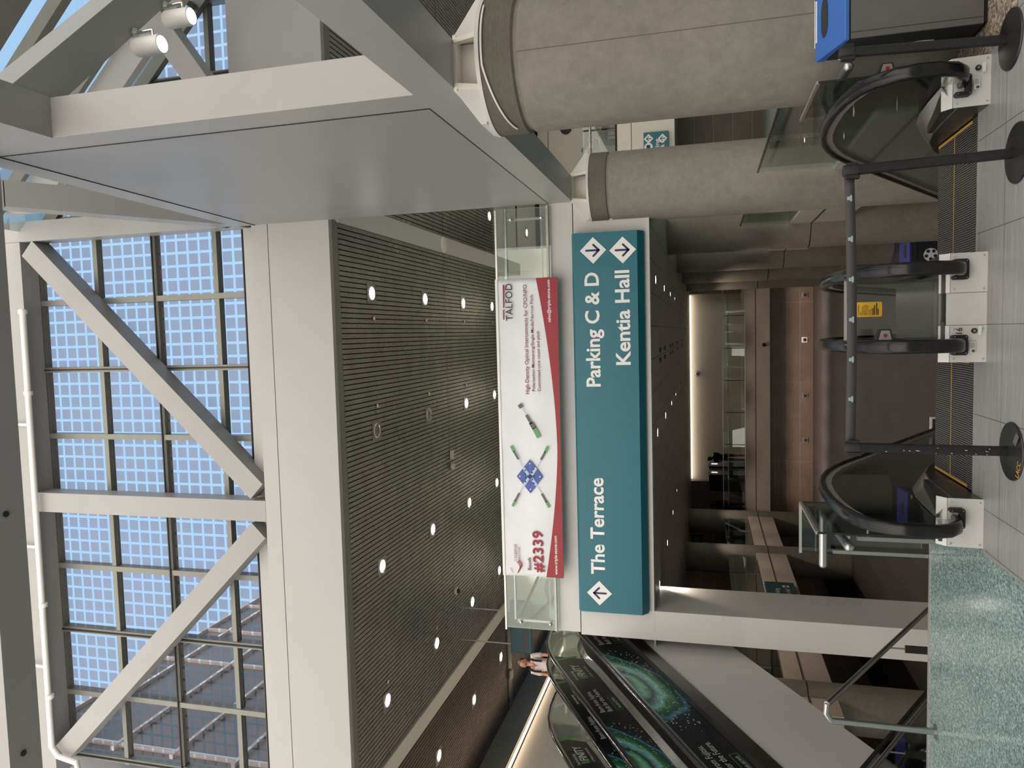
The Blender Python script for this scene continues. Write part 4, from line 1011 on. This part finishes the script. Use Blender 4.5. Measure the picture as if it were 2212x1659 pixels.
def lowbin(label, x, y, w, blue_right, rz=0):
    t = thing('sorting_bin', label, 'bin', (x, y, ZL), None, rz)
    def P_(name, mat, *b_): return MB().box(*b_).build(name, mat, t)
    o = Vector((x, y, ZL))
    MB().box(x-w/2, x+w/2, y-.3, y+.3, ZL+.03, ZL+.62).build('body', 'lower_bin', t)
    b = MB(); b.prism([(x-w/2, y-.31, ZL+.62), (x-w/2, y-.31, ZL+.66), (x-w/2, y+.31, ZL+.74), (x-w/2, y+.31, ZL+.62)], (w, 0, 0)); b.build('lid', 'lower_bin_blue', t)
    b = MB(); b.prism([(x-w/2+.01, y-.312, ZL+.5), (x-w/2+.01, y-.312, ZL+.63), (x-w/2+.01, y-.318, ZL+.63), (x-w/2+.01, y-.318, ZL+.5)], (w-.02, 0, 0)); b.build('front_band', 'black_matt', t)
    MB().box(x-.18, x+.18, y-.322, y-.318, ZL+.53, ZL+.60).build('slot', 'dark_recess', t)
    b = MB(); b.prism([(x-.16, y-.1, ZL+.69), (x+.16, y-.1, ZL+.69), (x+.12, y+.02, ZL+.705), (x-.12, y+.02, ZL+.705)], (0, 0, .006)); b.build('opening', 'dark_recess', t)
    return t
lb = lowbin('dark sorting bin with blue lid and white star badge below escalator 17', 1.72, 19.3, .86, True)
MB().lathe([(.15, -.004), (.15, .004)], (1.60, 18.99, ZL+.22), 28, 'Y').build('badge', 'sign_white', lb)
for k in range(5):
    a = PI/2+2*PI*k/5+.3; c = Vector((1.60+.098*math.cos(a), 18.984, ZL+.22+.098*math.sin(a)))
    MB().lathe([(.042, -.002), (.042, .002)], c, 5, 'Y').build('badge_patch', 'navy', lb)
MB().box(1.36, 1.42, 18.975, 18.98, ZL+.555, ZL+.59).build('band_label', 'sign_white', lb)
lowbin('dark sorting bin with blue lid behind the stair handrail and white pier', -5.65, 13.5, .75, False, .0)
# framed notice on the lower floor
ns = thing('floor_notice', 'black floor notice in a pale frame seen past the top of escalator 16', 'notice', (-1.4, 16.8, ZL))
p = at(2012, 902, Y=16.8); cx = p.x-.31
box('frame', 'device_white', ns, cx-.32, cx+.32, 16.78, 16.82, ZL, ZL+.78); box('panel', 'black_matt', ns, cx-.285, cx+.285, 16.77, 16.78, ZL+.05, ZL+.74)
for k in range(5): box('print_line', 'device_white', ns, cx-.2, cx+.18-.05*(k % 2), 16.764, 16.768, ZL+.62-.08*k, ZL+.632-.08*k)
box('foot', 'black_matt', ns, cx-.3, cx+.3, 16.7, 16.92, ZL, ZL+.02)
# ---------------------------------------------------------------- ceiling lights
def downlight(x, y, lit, label, proto=[]):
    t = thing('recessed_downlight', label, 'downlight', (x, y, ZS), 'downlights in the slatted ceiling')
    if not proto:
        a = box('trim_plate', 'slat_metal', t, x-.20, x+.20, y-.20, y+.20, ZS-.012, ZS-.002)
        c_ = MB().lathe([(.155, -.014), (.150, -.020), (.128, -.024), (.125, -.016)], (x, y, ZS), 28, caps=False).build('reflector', 'chrome', t, smooth=True)
        proto += [a, c_]
    else:
        for q in proto:
            n_ = q.copy(); C.objects.link(n_); n_.parent = t
    if lit:
        key = 'lens'
        if len(proto) < 3: proto.append(MB().lathe([(.001, -.022), (.125, -.022), (.125, -.016)], (x, y, ZS), 28).build('lens', 'lamp_glow', t))
        else:
            n_ = proto[2].copy(); C.objects.link(n_); n_.parent = t
        light('SPOT', 'lamp', t, (0, 0, -.05), 240, (1, .90, .80), spot_size=1.9, spot_blend=.7, shadow_soft_size=.12)
    return t
# prototypes keep two or three meshes; an unlit fitting must not copy the glowing lens
_dl = downlight.__defaults__[0]
def place_dl(x, y, lit, label):
    if not lit and len(_dl) > 2:
        keep = _dl[2]; del _dl[2]; downlight(x, y, False, label); _dl.append(keep)
    else: downlight(x, y, lit, label)
DX = [.93, -1.90, -4.77, -7.68]; DY = [13.86, 16.81, 19.72, 22.59]
cn = ['nearest the girder', 'second from girder', 'third from girder', 'farthest from girder']
rn = ['slat ceiling row behind white fascia', 'slat ceiling row before the seam', 'slat ceiling row past the seam', 'last slat ceiling row above the banner']
for i, x in enumerate(DX):
    for j, y in enumerate(DY):
        lit = not (i == 1 and j < 2)
        place_dl(x, y, lit, ('lit' if lit else 'unlit')+' downlight, %s, %s' % (rn[j], cn[i]))
for i, x in enumerate((-10.55, -13.4)):
    for j, y in enumerate((16.7, 19.6, 22.49, 26.5, 30.0)):
        place_dl(x, y, True, 'bright downlight in dark slats beyond the sloping trim, %s row, %s it' % (['first', 'second', 'third', 'fourth', 'fifth'][j], ['beside', 'well beyond'][i]))
place_dl(3.78, 22.58, True, 'bright downlight in slats right of the girder, above the balustrade end')
for i, x in enumerate((3.9, 6.7, 9.5)):  # fittings added out of view to brighten the dark gallery
    for j, y in enumerate((16.8, 19.7, 24.6, 27.6)):
        if y > 23: struct(box('ceiling_gallery', 'white_paint', None, x-1.5, x+1.5, y-1.6, y+1.6, ZS+.002, ZS+.03))
        place_dl(x, y, True, 'added unseen downlight over the right gallery, %s row, %s from the girder' % (ORD[j], ORD[i]))
# sprinkler heads, devices on the ceiling
def device(name, label, cat, x, y, z, prof, mat, group=None, n=20):
    t = thing(name, label, cat, (x, y, z), group)
    MB().lathe(prof, (x, y, z), n).build('body', mat, t, smooth=True); return t
_first = None
for i, x in enumerate((.416, -1.39, -4.9, -7.3)):
    for j, y in enumerate((13.91, 16.85, 19.74, 22.61)):
        lab = 'sprinkler, %s, %s' % (rn[j], cn[i])
        if _first is None:
            _first = device('fire_sprinkler', lab, 'sprinkler', x, y, ZS, [(.03, -.03), (.045, -.025), (.045, -.01), (.02, 0)], 'chrome', 'sprinkler heads in the slatted ceiling', 12)
        else:
            t = thing('fire_sprinkler', lab, 'sprinkler', (x, y, ZS), 'sprinkler heads in the slatted ceiling')
            c_ = _first.children[0].copy(); C.objects.link(c_); c_.parent = t
t = device('ceiling_speaker', 'round white ceiling disc on the pale ceiling beam by the girder', 'speaker', 2.40, 18.2, ZS-.04, [(.19, -.02), (.21, 0), (.21, .01)], 'lamp_white', None, 32)
MB().lathe([(.15, -.03), (.17, -.02)], (2.40, 18.2, ZS-.04), 32).build('grille', 'lamp_white', t, smooth=True)
t = thing('emergency_light', 'small white twin emergency lamp hanging from the ceiling seam', 'lamp', (-3.2, 18.3, ZS))
MB().box(-3.26, -3.02, 18.24, 18.36, ZS-.09, ZS).build('body', 'device_white', t, bevel=.02); MB().lathe([(.07, -.1), (.09, -.05), (.06, 0)], (-3.45, 18.3, ZS), 20).build('head', 'device_white', t, smooth=True)
t = thing('dome_camera', 'small white dome camera under the ceiling seam', 'camera', (-6.87, 18.35, ZS))
MB().lathe([(.08, -.07), (.10, -.05), (.10, 0)], (-6.87, 18.35, ZS), 20).build('housing', 'device_white', t, smooth=True); MB().ball((-6.87, 18.33, ZS-.08), .065).build('dome', 'black_rubber', t, smooth=True)
t = thing('emergency_light', 'small white emergency lamp on the dark trim of the far slatted ceiling', 'lamp', (-11.6, 23.5, ZS))
MB().box(-11.75, -11.45, 23.4, 23.6, ZS-.12, ZS-.03).build('body', 'device_white', t, bevel=.02)
# lower ceiling downlights
LX = [.92, -1.83, -4.65, -7.7]; LY = [13.4, 16.17, 18.95, 21.62, 24.4, 26.9, 29.5, 32.2, 34.9]
lproto = []
for i, x in enumerate(LX):
    for j, y in enumerate(LY):
        t = thing('small_downlight', 'downlight in grey panel ceiling, %s row behind teal sign, %s line from columns' % (ORD[j], ORD[i]), 'downlight', (x, y, ZC-.03), 'downlights in the lower hall ceiling')
        if not lproto:
            lproto = [MB().lathe([(.115, -.008), (.09, -.010), (.085, .0)], (x, y, ZC-.03), 20, caps=False).build('trim_ring', 'chrome', t, smooth=True),
                      MB().lathe([(.001, -.004), (.085, -.004), (.085, .0)], (x, y, ZC-.03), 20).build('lens', 'lamp_glow', t)]
        else:
            for q in lproto: n_ = q.copy(); C.objects.link(n_); n_.parent = t
        light('SPOT', 'lamp', t, (0, 0, -.05), 190, (1, .82, .66), spot_size=1.5, spot_blend=.6, shadow_soft_size=.09)
for k, x in enumerate((-8.4, -6.9, -5.4, -3.9, -2.4, -.9, .6, 1.9)):
    t = thing('soffit_downlight', 'small downlight under the far mezzanine washing the brown wall, %s from the columns' % ORD[7-k], 'downlight', (x, 38.5, -1.12), 'downlights under the far mezzanine')
    MB().lathe([(.001, -.01), (.09, -.01), (.09, 0)], (x, 38.5, -1.12), 18).build('lens', 'lamp_glow', t)
    light('SPOT', 'lamp', t, (0, 0, -.05), 130, (1, .80, .66), spot_size=2.2, spot_blend=.6, shadow_soft_size=.08)
gproto = []
for k, y in enumerate((14.6, 16.2, 18.8, 20.2, 22.9, 24.2, 27.4, 29.0)):
    t = thing('linear_vent', 'pair of short black vent slots along the middle ceiling joint, %s from the teal sign' % ORD[k], 'vent', (-.46, y, ZC-.03), 'vent slots in the lower ceiling')
    if not gproto: gproto = [box('slot', 'black_matt', t, -.46+a, -.46+a+.09, y-.3, y+.3, ZC-.034, ZC-.03) for a in (-.14, .05)]
    else:
        for q in gproto: n_ = q.copy(); C.objects.link(n_); n_.parent = t
# ---------------------------------------------------------------- lower hall signs and small fittings
def yz_sign(label, cat, X, ya, yb_, z0, z1, lines, s=1):
    t = thing('wall_sign', label, cat, (X, (ya+yb_)/2, z0)); box('panel', 'teal_dark', t, min(X, X+s*.12), max(X, X+s*.12), ya, yb_, z0, z1, .01)
    box('edge', 'bracket', t, min(X, X+s*.11), max(X, X+s*.11), ya-.03, ya-.005, z0, z1)
    return t
pk = yz_sign('small teal sign reading Parking South Hall projecting from the left mezzanine edge', 'sign', -8.75, 23.5, 25.9, -.98, -.05, None)
xs_ = -8.75+.125
lettering(pk, 'Parking', (xs_, 24.5, -.46), (0,1,0), (0,0,1), 'device_white', width=.72, height=.16, bold=.01, depth=.005)
lettering(pk, 'South Hall', (xs_, 24.35, -.80), (0,1,0), (0,0,1), 'device_white', width=.85, height=.16, bold=.01, depth=.005)
flat(pk, 'diamond', [(-.13, 0), (0, -.15), (.13, 0), (0, .15)], (xs_, 24.1, -.73), (0,1,0), (0,0,1), 'device_white', .004); flat(pk, 'badge', [(-.1, -.1), (.1, -.1), (.1, .1), (-.1, .1)], (xs_, 25.45, -.70), (0,1,0), (0,0,1), 'device_white', .004); flat(pk, 'badge_bar', [(-.07, -.03), (.07, -.03), (.07, .03), (-.07, .03)], (xs_, 25.45, -.70), (0,1,0), (0,0,1), 'banner_red', .007)
hs = thing('hanging_sign', 'small black hanging sign with a diamond arrow between the far brown columns', 'sign', (-10.3, 34, 2.2))
p = at(1496, 1157, Y=34); q_ = at(1496, 1178, Y=34)
box('panel', 'black_matt', hs, q_.x-.3, p.x+.1, 33.95, 34.05, 2.02, 2.55)
flat(hs, 'diamond', [(-.14, 0), (0, -.14), (.14, 0), (0, .14)], (p.x-.15, 33.95, 2.3), (1,0,0), (0,0,1), 'banner_grey', .004); flat(hs, 'arrow', [(-.05, -.02), (0, .05), (.05, -.02), (.015, -.02), (.015, -.07), (-.015, -.07), (-.015, -.02)], (p.x-.15, 33.945, 2.3), (1,0,0), (0,0,1), 'black_matt', .006)
lettering(hs, 'P', (q_.x-.05, 33.95, 2.22), (1,0,0), (0,0,1), 'banner_grey', height=.16, depth=.004)
for xx in (q_.x-.1, p.x-.1): MB().tube([(xx, 34, 2.55), (xx, 34, ZC-.03)], .012, 6).build('hanger', 'black_matt', hs)
def plate(label, x, z, mat, w=.28): 
    t = thing('wall_plate', label, 'wall fitting', (x, 40, z)); box('cover', mat, t, x-w/2, x+w/2, 39.97, 40, z-w/2, z+w/2, .01); box('insert', 'dark_recess', t, x-w*.28, x+w*.28, 39.96, 39.97, z-w*.3, z+w*.2)
    return t
for (px_, py_), m_, l_ in zip(((1739, 637), (1738, 734), (1739, 855), (1740, 951)), ('bracket', 'sign_white', 'bracket', 'bracket'),
        ('small dark wall fitting low on the far brown wall, nearest the concrete columns', 'small white-framed wall fitting low on the far brown wall', 'small grey wall fitting low on the far brown wall, beside the white-framed one', 'small grey wall fitting low on the far brown wall, farthest from the columns')):
    p = at(px_, py_, Y=39.97); plate(l_, p.x, p.z, m_)
p = at(1506, 807, Y=41.55); t = thing('wall_camera', 'small dome camera on the pale lit wall above the far mezzanine', 'camera', (p.x, 41.6, p.z)); MB().ball((p.x, 41.5, p.z), .13).build('dome', 'bracket', t, smooth=True); MB().lathe([(.16, -.1), (.16, 0)], (p.x, 41.6, p.z), 16, 'Y').build('mount', 'device_white', t)
p = at(1650, 745, Y=36.8); t = thing('edge_camera', 'tiny dark dome camera on the far mezzanine edge', 'camera', (p.x, 36.8, p.z)); MB().ball((p.x, 36.72, p.z), .09).build('dome', 'black_rubber', t, smooth=True); MB().lathe([(.1, -.05), (.1, 0)], (p.x, 36.79, p.z), 14, 'Y').build('mount', 'bracket', t)
def kiosk(label, x, w, y=38.4):
    t = thing('kiosk', label, 'kiosk', (x, y, -.02)); MB().box(x-w/2, x+w/2, y-.35, y+.35, -.02, 1.72).build('body', 'cloth_black', t, bevel=.02)
    box('side_panel', 'bracket', t, x+w/2, x+w/2+.22, y-.33, y+.33, -.02, 1.70); box('light_bar', 'glow_dim', t, x+w/2+.1, x+w/2+.14, y-.36, y-.33, 1.3, 1.6); box('shelf', 'black_matt', t, x+w/2, x+w/2+.22, y-.42, y-.33, .55, .75); return t
glow('glow_dim', (1, .9, .75), 1.2)
kiosk('tall black kiosk on the far mezzanine, the one nearer the standing person', -6.95, .12)
kiosk('tall wide black kiosk on the far mezzanine, the one nearer the brown wall', -7.75, .85)
# ---------------------------------------------------------------- upper level fittings
hd = thing('hanging_display', 'dark teal hanging directory panel behind the top of the up escalators', 'sign', (-7.9, 18.6, 6.2))
a_, c_ = at(1103, 1345, Y=18.6), at(1150, 1412, Y=18.6)
box('panel', 'teal_dark', hd, c_.x, a_.x+.6, 18.55, 18.75, c_.z, a_.z, .02); box('screen', 'black_rubber', hd, c_.x+.12, a_.x+.4, 18.54, 18.55, c_.z+.10, c_.z+.24)
MB().tube([(c_.x+.2, 18.65, a_.z), (c_.x+.2, 18.65, ZS)], .02, 8).build('hanger', 'bracket', hd); MB().tube([(a_.x+.3, 18.65, a_.z), (a_.x+.3, 18.65, ZS)], .02, 8).build('hanger', 'bracket', hd)
ld = thing('led_sign', 'glowing pale blue lettered sign behind the glass balustrade end', 'sign', (-9, 22.9, 6.3))
a_, c_ = at(1190, 1338, Y=22.9), at(1199, 1312, Y=22.9)
lettering(ld, 'WORK', (at(1199, 1339, Y=22.9).x, 22.9, c_.z), R1, U1, 'led_blue', width=.42, height=.14, bold=.02)
box('backing', 'bracket', ld, a_.x-.12, c_.x+.1, 22.9, 22.96, c_.z-.08, a_.z+.12); MB().tube([(a_.x, 22.93, a_.z+.1), (a_.x, 22.93, ZS)], .012, 6).build('hanger', 'bracket', ld)
# pale counter fronts seen through the escalator glass
for k, (yy, x0, x1) in enumerate(((19.5, -10.2, -8.2), (17.4, -9.0, -7.3))):
    t = thing('pale_counter', 'pale curved counter with a lit top edge seen through the escalator glass, the %s one' % ['farther', 'nearer'][k], 'counter', (x0, yy, ZU))
    MB().box(x0, x1, yy, yy+.5, ZU, 5.25).build('front', 'pale_green_wall', t, bevel=.05); box('top_edge', 'cove_dim', t, x0, x1, yy-.02, yy+.52, 5.25, 5.29) if 'cove_dim' in MATS else box('top_edge', glow('cove_dim', (1, .82, .58), .7), t, x0, x1, yy-.02, yy+.52, 5.25, 5.29)
# right-hand upper gallery
struct(box('wall_gallery', 'warm_white', None, 2.62, 12, 30, 30.3, 6.55, ZS)); struct(box('wall_gallery_low', 'grey_frame', None, 2.62, 12, 32, 32.2, ZU, ZS))
struct(box('pillar_gallery', 'pale_green_wall', None, 4.9, 5.7, 28.9, 29.6, ZU, 6.6)); struct(box('wall_gallery_joint', 'black_matt', None, 2.62, 12, 29.985, 30, 7.98, 8.0))
g_ = thing('gallery_balustrade', 'glass balustrade along the gallery where people sit, right of the second column', 'balustrade', (6, 22.6, ZU))
for k in range(4): box('glass_panel', 'guard_glass', g_, 2.75+1.7*k, 4.4+1.7*k, 22.56, 22.575, ZU, 5.38)
MB().tube([(2.7, 22.52, 5.15), (9.5, 22.52, 5.15)], .03, 10).build('handrail', 'rail_steel', g_, smooth=True); box('base_channel', 'black_matt', g_, 2.7, 9.5, 22.53, 22.6, ZU+.01, ZU+.07); box('post', 'device_white', g_, 4.98, 5.04, 22.60, 22.64, ZU, 5.12)
p = at(1222, 277, Y=29.95); t = thing('wall_speaker', 'round black speaker on the pale gallery wall beside the near column', 'speaker', (p.x, 30, p.z))
for r_, m_ in ((.235, 'black_matt'), (.16, 'dark_skirt'), (.08, 'black_matt')): MB().lathe([(r_, -.03-.02*(.3-r_)), (r_, 0)], (p.x, 29.99, p.z), 28, 'Y').build('grille' if r_ < .2 else 'rim', m_, t)
gs = thing('gallery_sign', 'teal sign with two diamond arrows on the pale gallery fascia beyond the second column', 'sign', (5.3, 22.45, 2.8))
a_ = at(1390, 287, Y=22.4); c_ = at(1444, 330, Y=22.4)
box('panel', 'teal', gs, c_.x-1.6, a_.x, 22.38, 22.5, c_.z, a_.z, .01)
def gp(x, y): return at(x, y, Y=22.38)
diamond(gs, gp(1401, 300), .14, 'up'); diamond(gs, gp(1431, 299), .14, 'up'); q = gp(1401, 318)
MB().lathe([(.125, -.006), (.125, 0)], q, 24, 'Y').build('roundel', 'sign_white', gs); MB().box(q.x-.06, q.x+.06, q.y-.012, q.y-.006, q.z-.05, q.z+.06).build('pictogram', 'navy', gs)
lettering(gs, 'Parking', gp(1424, 346), R1, U1, 'sign_white', width=.62, height=.13, bold=.015); lettering(gs, 'E & F', gp(1435, 331), R1, U1, 'sign_white', width=.40, height=.12, bold=.015)
# neighbouring glazed wing outside the window
wg = thing('glazed_wing', 'neighbouring grey glazed building wing seen through the fritted window', 'building', (-11, 25, 10))
box('facade', 'wing_glass', wg, -15, -9.3, 13.3, 60, 9.2, 17.5)
b = MB()
for y in [13.5+2.1*k for k in range(22)]: b.box(-9.3, -9.22, y-.05, y+.05, 9.2, 17.5)
b.build('mullions', 'lamp_white', wg)
for z in (10.3, 11.9, 13.5, 15.1, 16.7, 17.5): box('transom', 'lamp_white', wg, -9.3, -9.2, 13.3, 60, z-.045, z+.045)
# ---------------------------------------------------------------- people
def skin_mesh(name, parent, verts, edges, radii, mat, root=0, sub=2, o=None):
    me = bpy.data.meshes.new(name)
    off = Vector((0,0,0)); p = parent
    while p is not None: off += p.location; p = p.parent
    me.from_pydata([tuple(Vector(v)-off) for v in verts], edges, [])
    ob = bpy.data.objects.new(name, me); C.objects.link(ob)
    sk = ob.modifiers.new('s', 'SKIN'); sk.use_smooth_shade = True
    for i, d in enumerate(me.skin_vertices[0].data):
        r = radii[i]; d.radius = (r, r) if not isinstance(r, tuple) else r; d.use_root = (i == root)
    sb = ob.modifiers.new('d', 'SUBSURF'); sb.levels = sub; sb.render_levels = sub
    dg = bpy.context.evaluated_depsgraph_get(); dg.update()
    m2 = bpy.data.meshes.new_from_object(ob.evaluated_get(dg)); bpy.data.objects.remove(ob)
    m2.name = name; m2.materials.clear(); m2.materials.append(MATS[mat])
    for pl in m2.polygons: pl.use_smooth = True
    ob = bpy.data.objects.new(name, m2); C.objects.link(ob); ob.parent = parent; return ob
def person(label, pos, J, skin, top, legs, hair, face=(0, -1, 0), extras=None):
    """J: joints relative to pos: pelvis chest neck head, shL elL waL hipL knL anL toL and R"""
    t = thing('person', label, 'person', pos); P = Vector(pos)
    g = {k: P+Vector(v) for k, v in J.items()}
    names = ['pelvis', 'waist', 'chest', 'neck', 'head0', 'head1', 'shL', 'elL', 'waL', 'shR', 'elR', 'waR', 'hipL', 'knL', 'anL', 'toL', 'hipR', 'knR', 'anR', 'toR']
    rad = dict(pelvis=(.13, .10), waist=(.12, .09), chest=(.145, .10), neck=.052, head0=.066, head1=.072, sh=.058, el=.040, wa=.026, hip=.085, kn=.055, an=.038, to=.034)
    vs, rs = [], []
    for n in names:
        vs.append(g[n]); k = n if n in rad else n[:-1]; rs.append(rad[k])
    ix = {n: i for i, n in enumerate(names)}
    ed = [('pelvis','waist'),('waist','chest'),('chest','neck'),('neck','head0'),('head0','head1'),('chest','shL'),('shL','elL'),('elL','waL'),('chest','shR'),('shR','elR'),('elR','waR'),('pelvis','hipL'),('hipL','knL'),('knL','anL'),('anL','toL'),('pelvis','hipR'),('hipR','knR'),('knR','anR'),('anR','toR')]
    skin_mesh('body', t, vs, [(ix[a], ix[c]) for a, c in ed], rs, skin)
    f = Vector(face).normalized(); side = f.cross(Vector((0,0,1))).normalized()
    hc = (g['head0']+g['head1'])/2; hup = (g['head1']-g['head0']).normalized()
    # head with face, ears and hair
    MB().ball(hc+hup*.02, .105, 12, (.78+.2*abs(f.x), .78+.2*abs(f.y), 1.1)).build('head', skin, t, smooth=True)
    MB().prism([hc+f*.092-hup*.045-side*.014, hc+f*.092-hup*.045+side*.014, hc+f*.116-hup*.035, hc+f*.092+hup*.015], side*.002).build('nose', skin, t, smooth=True)
    for s in (-1, 1):
        MB().ball(hc+f*.088+side*s*.034+hup*.012, .011, 6).build('eye', 'hair', t, smooth=True); MB().ball(hc+side*s*.085-hup*.01, .022, 6, (.5, .8, 1.2)).build('ear', skin, t, smooth=True)
    MB().tube([hc+f*.092-hup*.062-side*.026, hc+f*.099-hup*.066, hc+f*.092-hup*.062+side*.026], .006, 6).build('mouth', 'banner_maroon', t)
    b = MB(); b.ball((0,0,0), 1, 12)
    keep = [v for v in b.v]
    b.v = [hc+hup*.04+(-f)*.022+(side*v.x*.102+f*v.y*.116+hup*max(v.z, -.45 if v.y < .25 else .45)*.118) for v in keep]
    b.build('hair', hair, t, smooth=True)
    # clothes follow the same joints, a little thicker
    cl = ['pelvis', 'waist', 'chest', 'shL', 'slL', 'shR', 'slR', 'nk']
    g['slL'] = g['shL'].lerp(g['elL'], .85); g['slR'] = g['shR'].lerp(g['elR'], .85); g['nk'] = g['chest'].lerp(g['neck'], .55)
    ci = {n: i for i, n in enumerate(cl)}
    skin_mesh('shirt', t, [g[n] for n in cl], [(ci[a], ci[c]) for a, c in (('pelvis','waist'),('waist','chest'),('chest','shL'),('shL','slL'),('chest','shR'),('shR','slR'),('chest','nk'))], [(.155, .12), (.145, .115), (.165, .125), .076, .062, .076, .062, .072], top)
    tl = ['pelvis', 'hipL', 'knL', 'anL', 'hipR', 'knR', 'anR']; ti = {n: i for i, n in enumerate(tl)}
    skin_mesh('trousers', t, [g[n] for n in tl], [(ti[a], ti[c]) for a, c in (('pelvis','hipL'),('hipL','knL'),('knL','anL'),('pelvis','hipR'),('hipR','knR'),('knR','anR'))], [(.14, .115), .10, .072, .058, .10, .072, .058], legs)
    for s in 'LR':
        d = (g['to'+s]-g['an'+s]); MB().ball(g['an'+s]+d*.5-Vector((0,0,.01)), .05, 8, (.9+.8*abs(d.normalized().x), .9+.8*abs(d.normalized().y), .8)).build('shoe', 'cloth_black', t, smooth=True)
        h = (g['wa'+s]-g['el'+s]).normalized(); wr = g['wa'+s]; ac = h.cross(f).normalized() if h.cross(f).length > .1 else side
        MB().ball(wr+h*.05, .042, 8, (.75, .75, 1.1)).build('palm', skin, t, smooth=True)
        for k, L in enumerate((.062, .072, .068, .052)):
            q = wr+h*.085+ac*(.027-.018*k); MB().tube([q, q+h*L*.55, q+h*L*.8+f*.022], [.0095, .0085, .007], 6).build('finger', skin, t, smooth=True)
        q = wr+h*.03+ac*.034; MB().tube([q, q+ac*.03+h*.03+f*.01, q+ac*.034+h*.055+f*.02], [.012, .0105, .009], 6).build('thumb', skin, t, smooth=True)
    if extras: extras(t, g, f, side)
    return t
def stand(h=1.75, bend=0.):
    k = h/1.75
    J = dict(pelvis=(0,0,.95), waist=(0,0,1.12), chest=(0,0,1.34), neck=(0,-.01,1.50), head0=(0,-.015,1.58), head1=(0,-.015,1.66),
        shL=(.19,0,1.42), elL=(.235,.02,1.13), waL=(.235,-.05,.88), shR=(-.19,0,1.42), elR=(-.235,.02,1.13), waR=(-.235,-.05,.88),
        hipL=(.09,0,.90), knL=(.10,-.01,.49), anL=(.105,.02,.09), toL=(.115,-.12,.04), hipR=(-.09,0,.90), knR=(-.10,-.01,.49), anR=(-.105,.02,.09), toR=(-.115,-.12,.04))
    return {a: tuple(x*k for x in c) for a, c in J.items()}
def straps(t, g, f, side):
    for s in (-1, 1):
        a = g['chest']+side*s*.12
        MB().tube([a+Vector((0,0,.15))+f*(-.02), a+f*.10+Vector((0,0,.09)), a+f*.15, a+f*.14+Vector((0,0,-.16))], .024, 8).build('bag_strap', 'cloth_black', t, smooth=True)
    MB().tube([g['neck']+side*.05+f*.04, g['chest']+f*.145+Vector((0,0,-.06)), g['neck']-side*.05+f*.04], .008, 6).build('lanyard', 'lanyard', t, smooth=True)
    MB().box(*[v for c_ in [(g['chest']-f*.24)] for v in (c_.x-.14, c_.x+.14, c_.y-.08, c_.y+.08, c_.z-.28, c_.z+.14)]).build('backpack', 'cloth_black', t, bevel=.04)
pp = at(1166, 1437, Y=16.0)
person('person in white T-shirt with lanyard and backpack straps atop the up escalator', (-7.6, 16.0, ZU), stand(1.74), 'skin', 'shirt_white', 'trouser_dark', 'hair', (.15, -1, 0), straps)
Jm = stand(1.80); Jm.update(head0=(-.06, -.02, 1.63), head1=(-.09, -.03, 1.70), neck=(-.03, -.01, 1.54), elL=(.16, -.12, 1.17), waL=(.02, -.22, 1.12), elR=(-.20, -.10, 1.16), waR=(-.06, -.24, 1.10))
person('person painted as a dark silhouette standing on the far mezzanine behind the two-rail glass guard', (-6.35, 37.6, -.02), Jm, 'cloth_black', 'cloth_black', 'cloth_black', 'cloth_black', (-.8, -.6, 0))  # silhouette shade painted black over skin and clothes alike
person('person painted as a dark silhouette leaning at the edge of the far brown column on the mezzanine', (-8.95, 38.3, -.02), stand(1.70), 'cloth_black', 'cloth_black', 'cloth_black', 'cloth_black', (.6, -.8, 0))  # skin blackened too, shade of the silhouette put into the colour
def seated(lean=.25):
    s = lean
    return dict(pelvis=(0,0,.50), waist=(0,-.06*s,.66), chest=(0,-.22-s*.35,.86), neck=(0,-.30-s*.55,.98), head0=(0,-.33-s*.6,1.03), head1=(0,-.35-s*.62,1.10),
        shL=(.17,-.24-s*.36,.93), elL=(.23,-.34,.66), waL=(.12,-.54,.60), shR=(-.17,-.24-s*.36,.93), elR=(-.23,-.34,.66), waR=(-.12,-.54,.60),
        hipL=(.10,-.04,.49), knL=(.13,-.46,.50), anL=(.12,-.46,.09), toL=(.12,-.6,.04), hipR=(-.10,-.04,.49), knR=(-.13,-.46,.50), anR=(-.12,-.46,.09), toR=(-.12,-.6,.04))
def rot(J, a): return {k: (x*math.cos(a)-y*math.sin(a), x*math.sin(a)+y*math.cos(a), z) for k, (x, y, z) in J.items()}
def chair(label, p, a):
    t = thing('chair', label, 'chair', p, None)
    M_ = Matrix.Rotation(a, 3, 'Z'); P = Vector(p)
    def B(nm, x0, x1, y0, y1, z0, z1):
        b = MB().box(x0, x1, y0, y1, z0, z1); b.v = [P+M_ @ v for v in b.v]; return b.build(nm, 'chair_dark', t)
    B('seat', -.22, .22, -.24, .2, .36, .40); B('backrest', -.22, .22, .19, .22, .48, .85)
    for sx in (-1, 1):
        for y in (-.2, .19): B('leg', sx*.2-.012, sx*.2+.012, y-.012, y+.012, 0, .86 if y > 0 else .36)
pa = at(1330, 292, Y=23.4)
person('seated person in a tan jacket and dark cap bending over on the gallery behind glass', (pa.x+.25, 23.45, ZU), rot(seated(.5), -1.45), 'skin', 'jacket_tan', 'trouser_dark', 'hair', (-1, -.15, -.5))
chair('dark chair under the tan-jacketed person on the gallery', (pa.x+.28, 23.45, ZU), -1.45)
pb = at(1330, 262, Y=23.6)
person('person in a grey shirt seated on the gallery, half hidden by the near column', (pb.x+.75, 24.1, ZU), rot(seated(.2), -1.2), 'skin', 'shirt_grey', 'trouser_dark', 'hair', (-.9, -.4, 0))
chair('dark chair under the grey-shirted person on the gallery', (pb.x+.78, 24.1, ZU), -1.2)
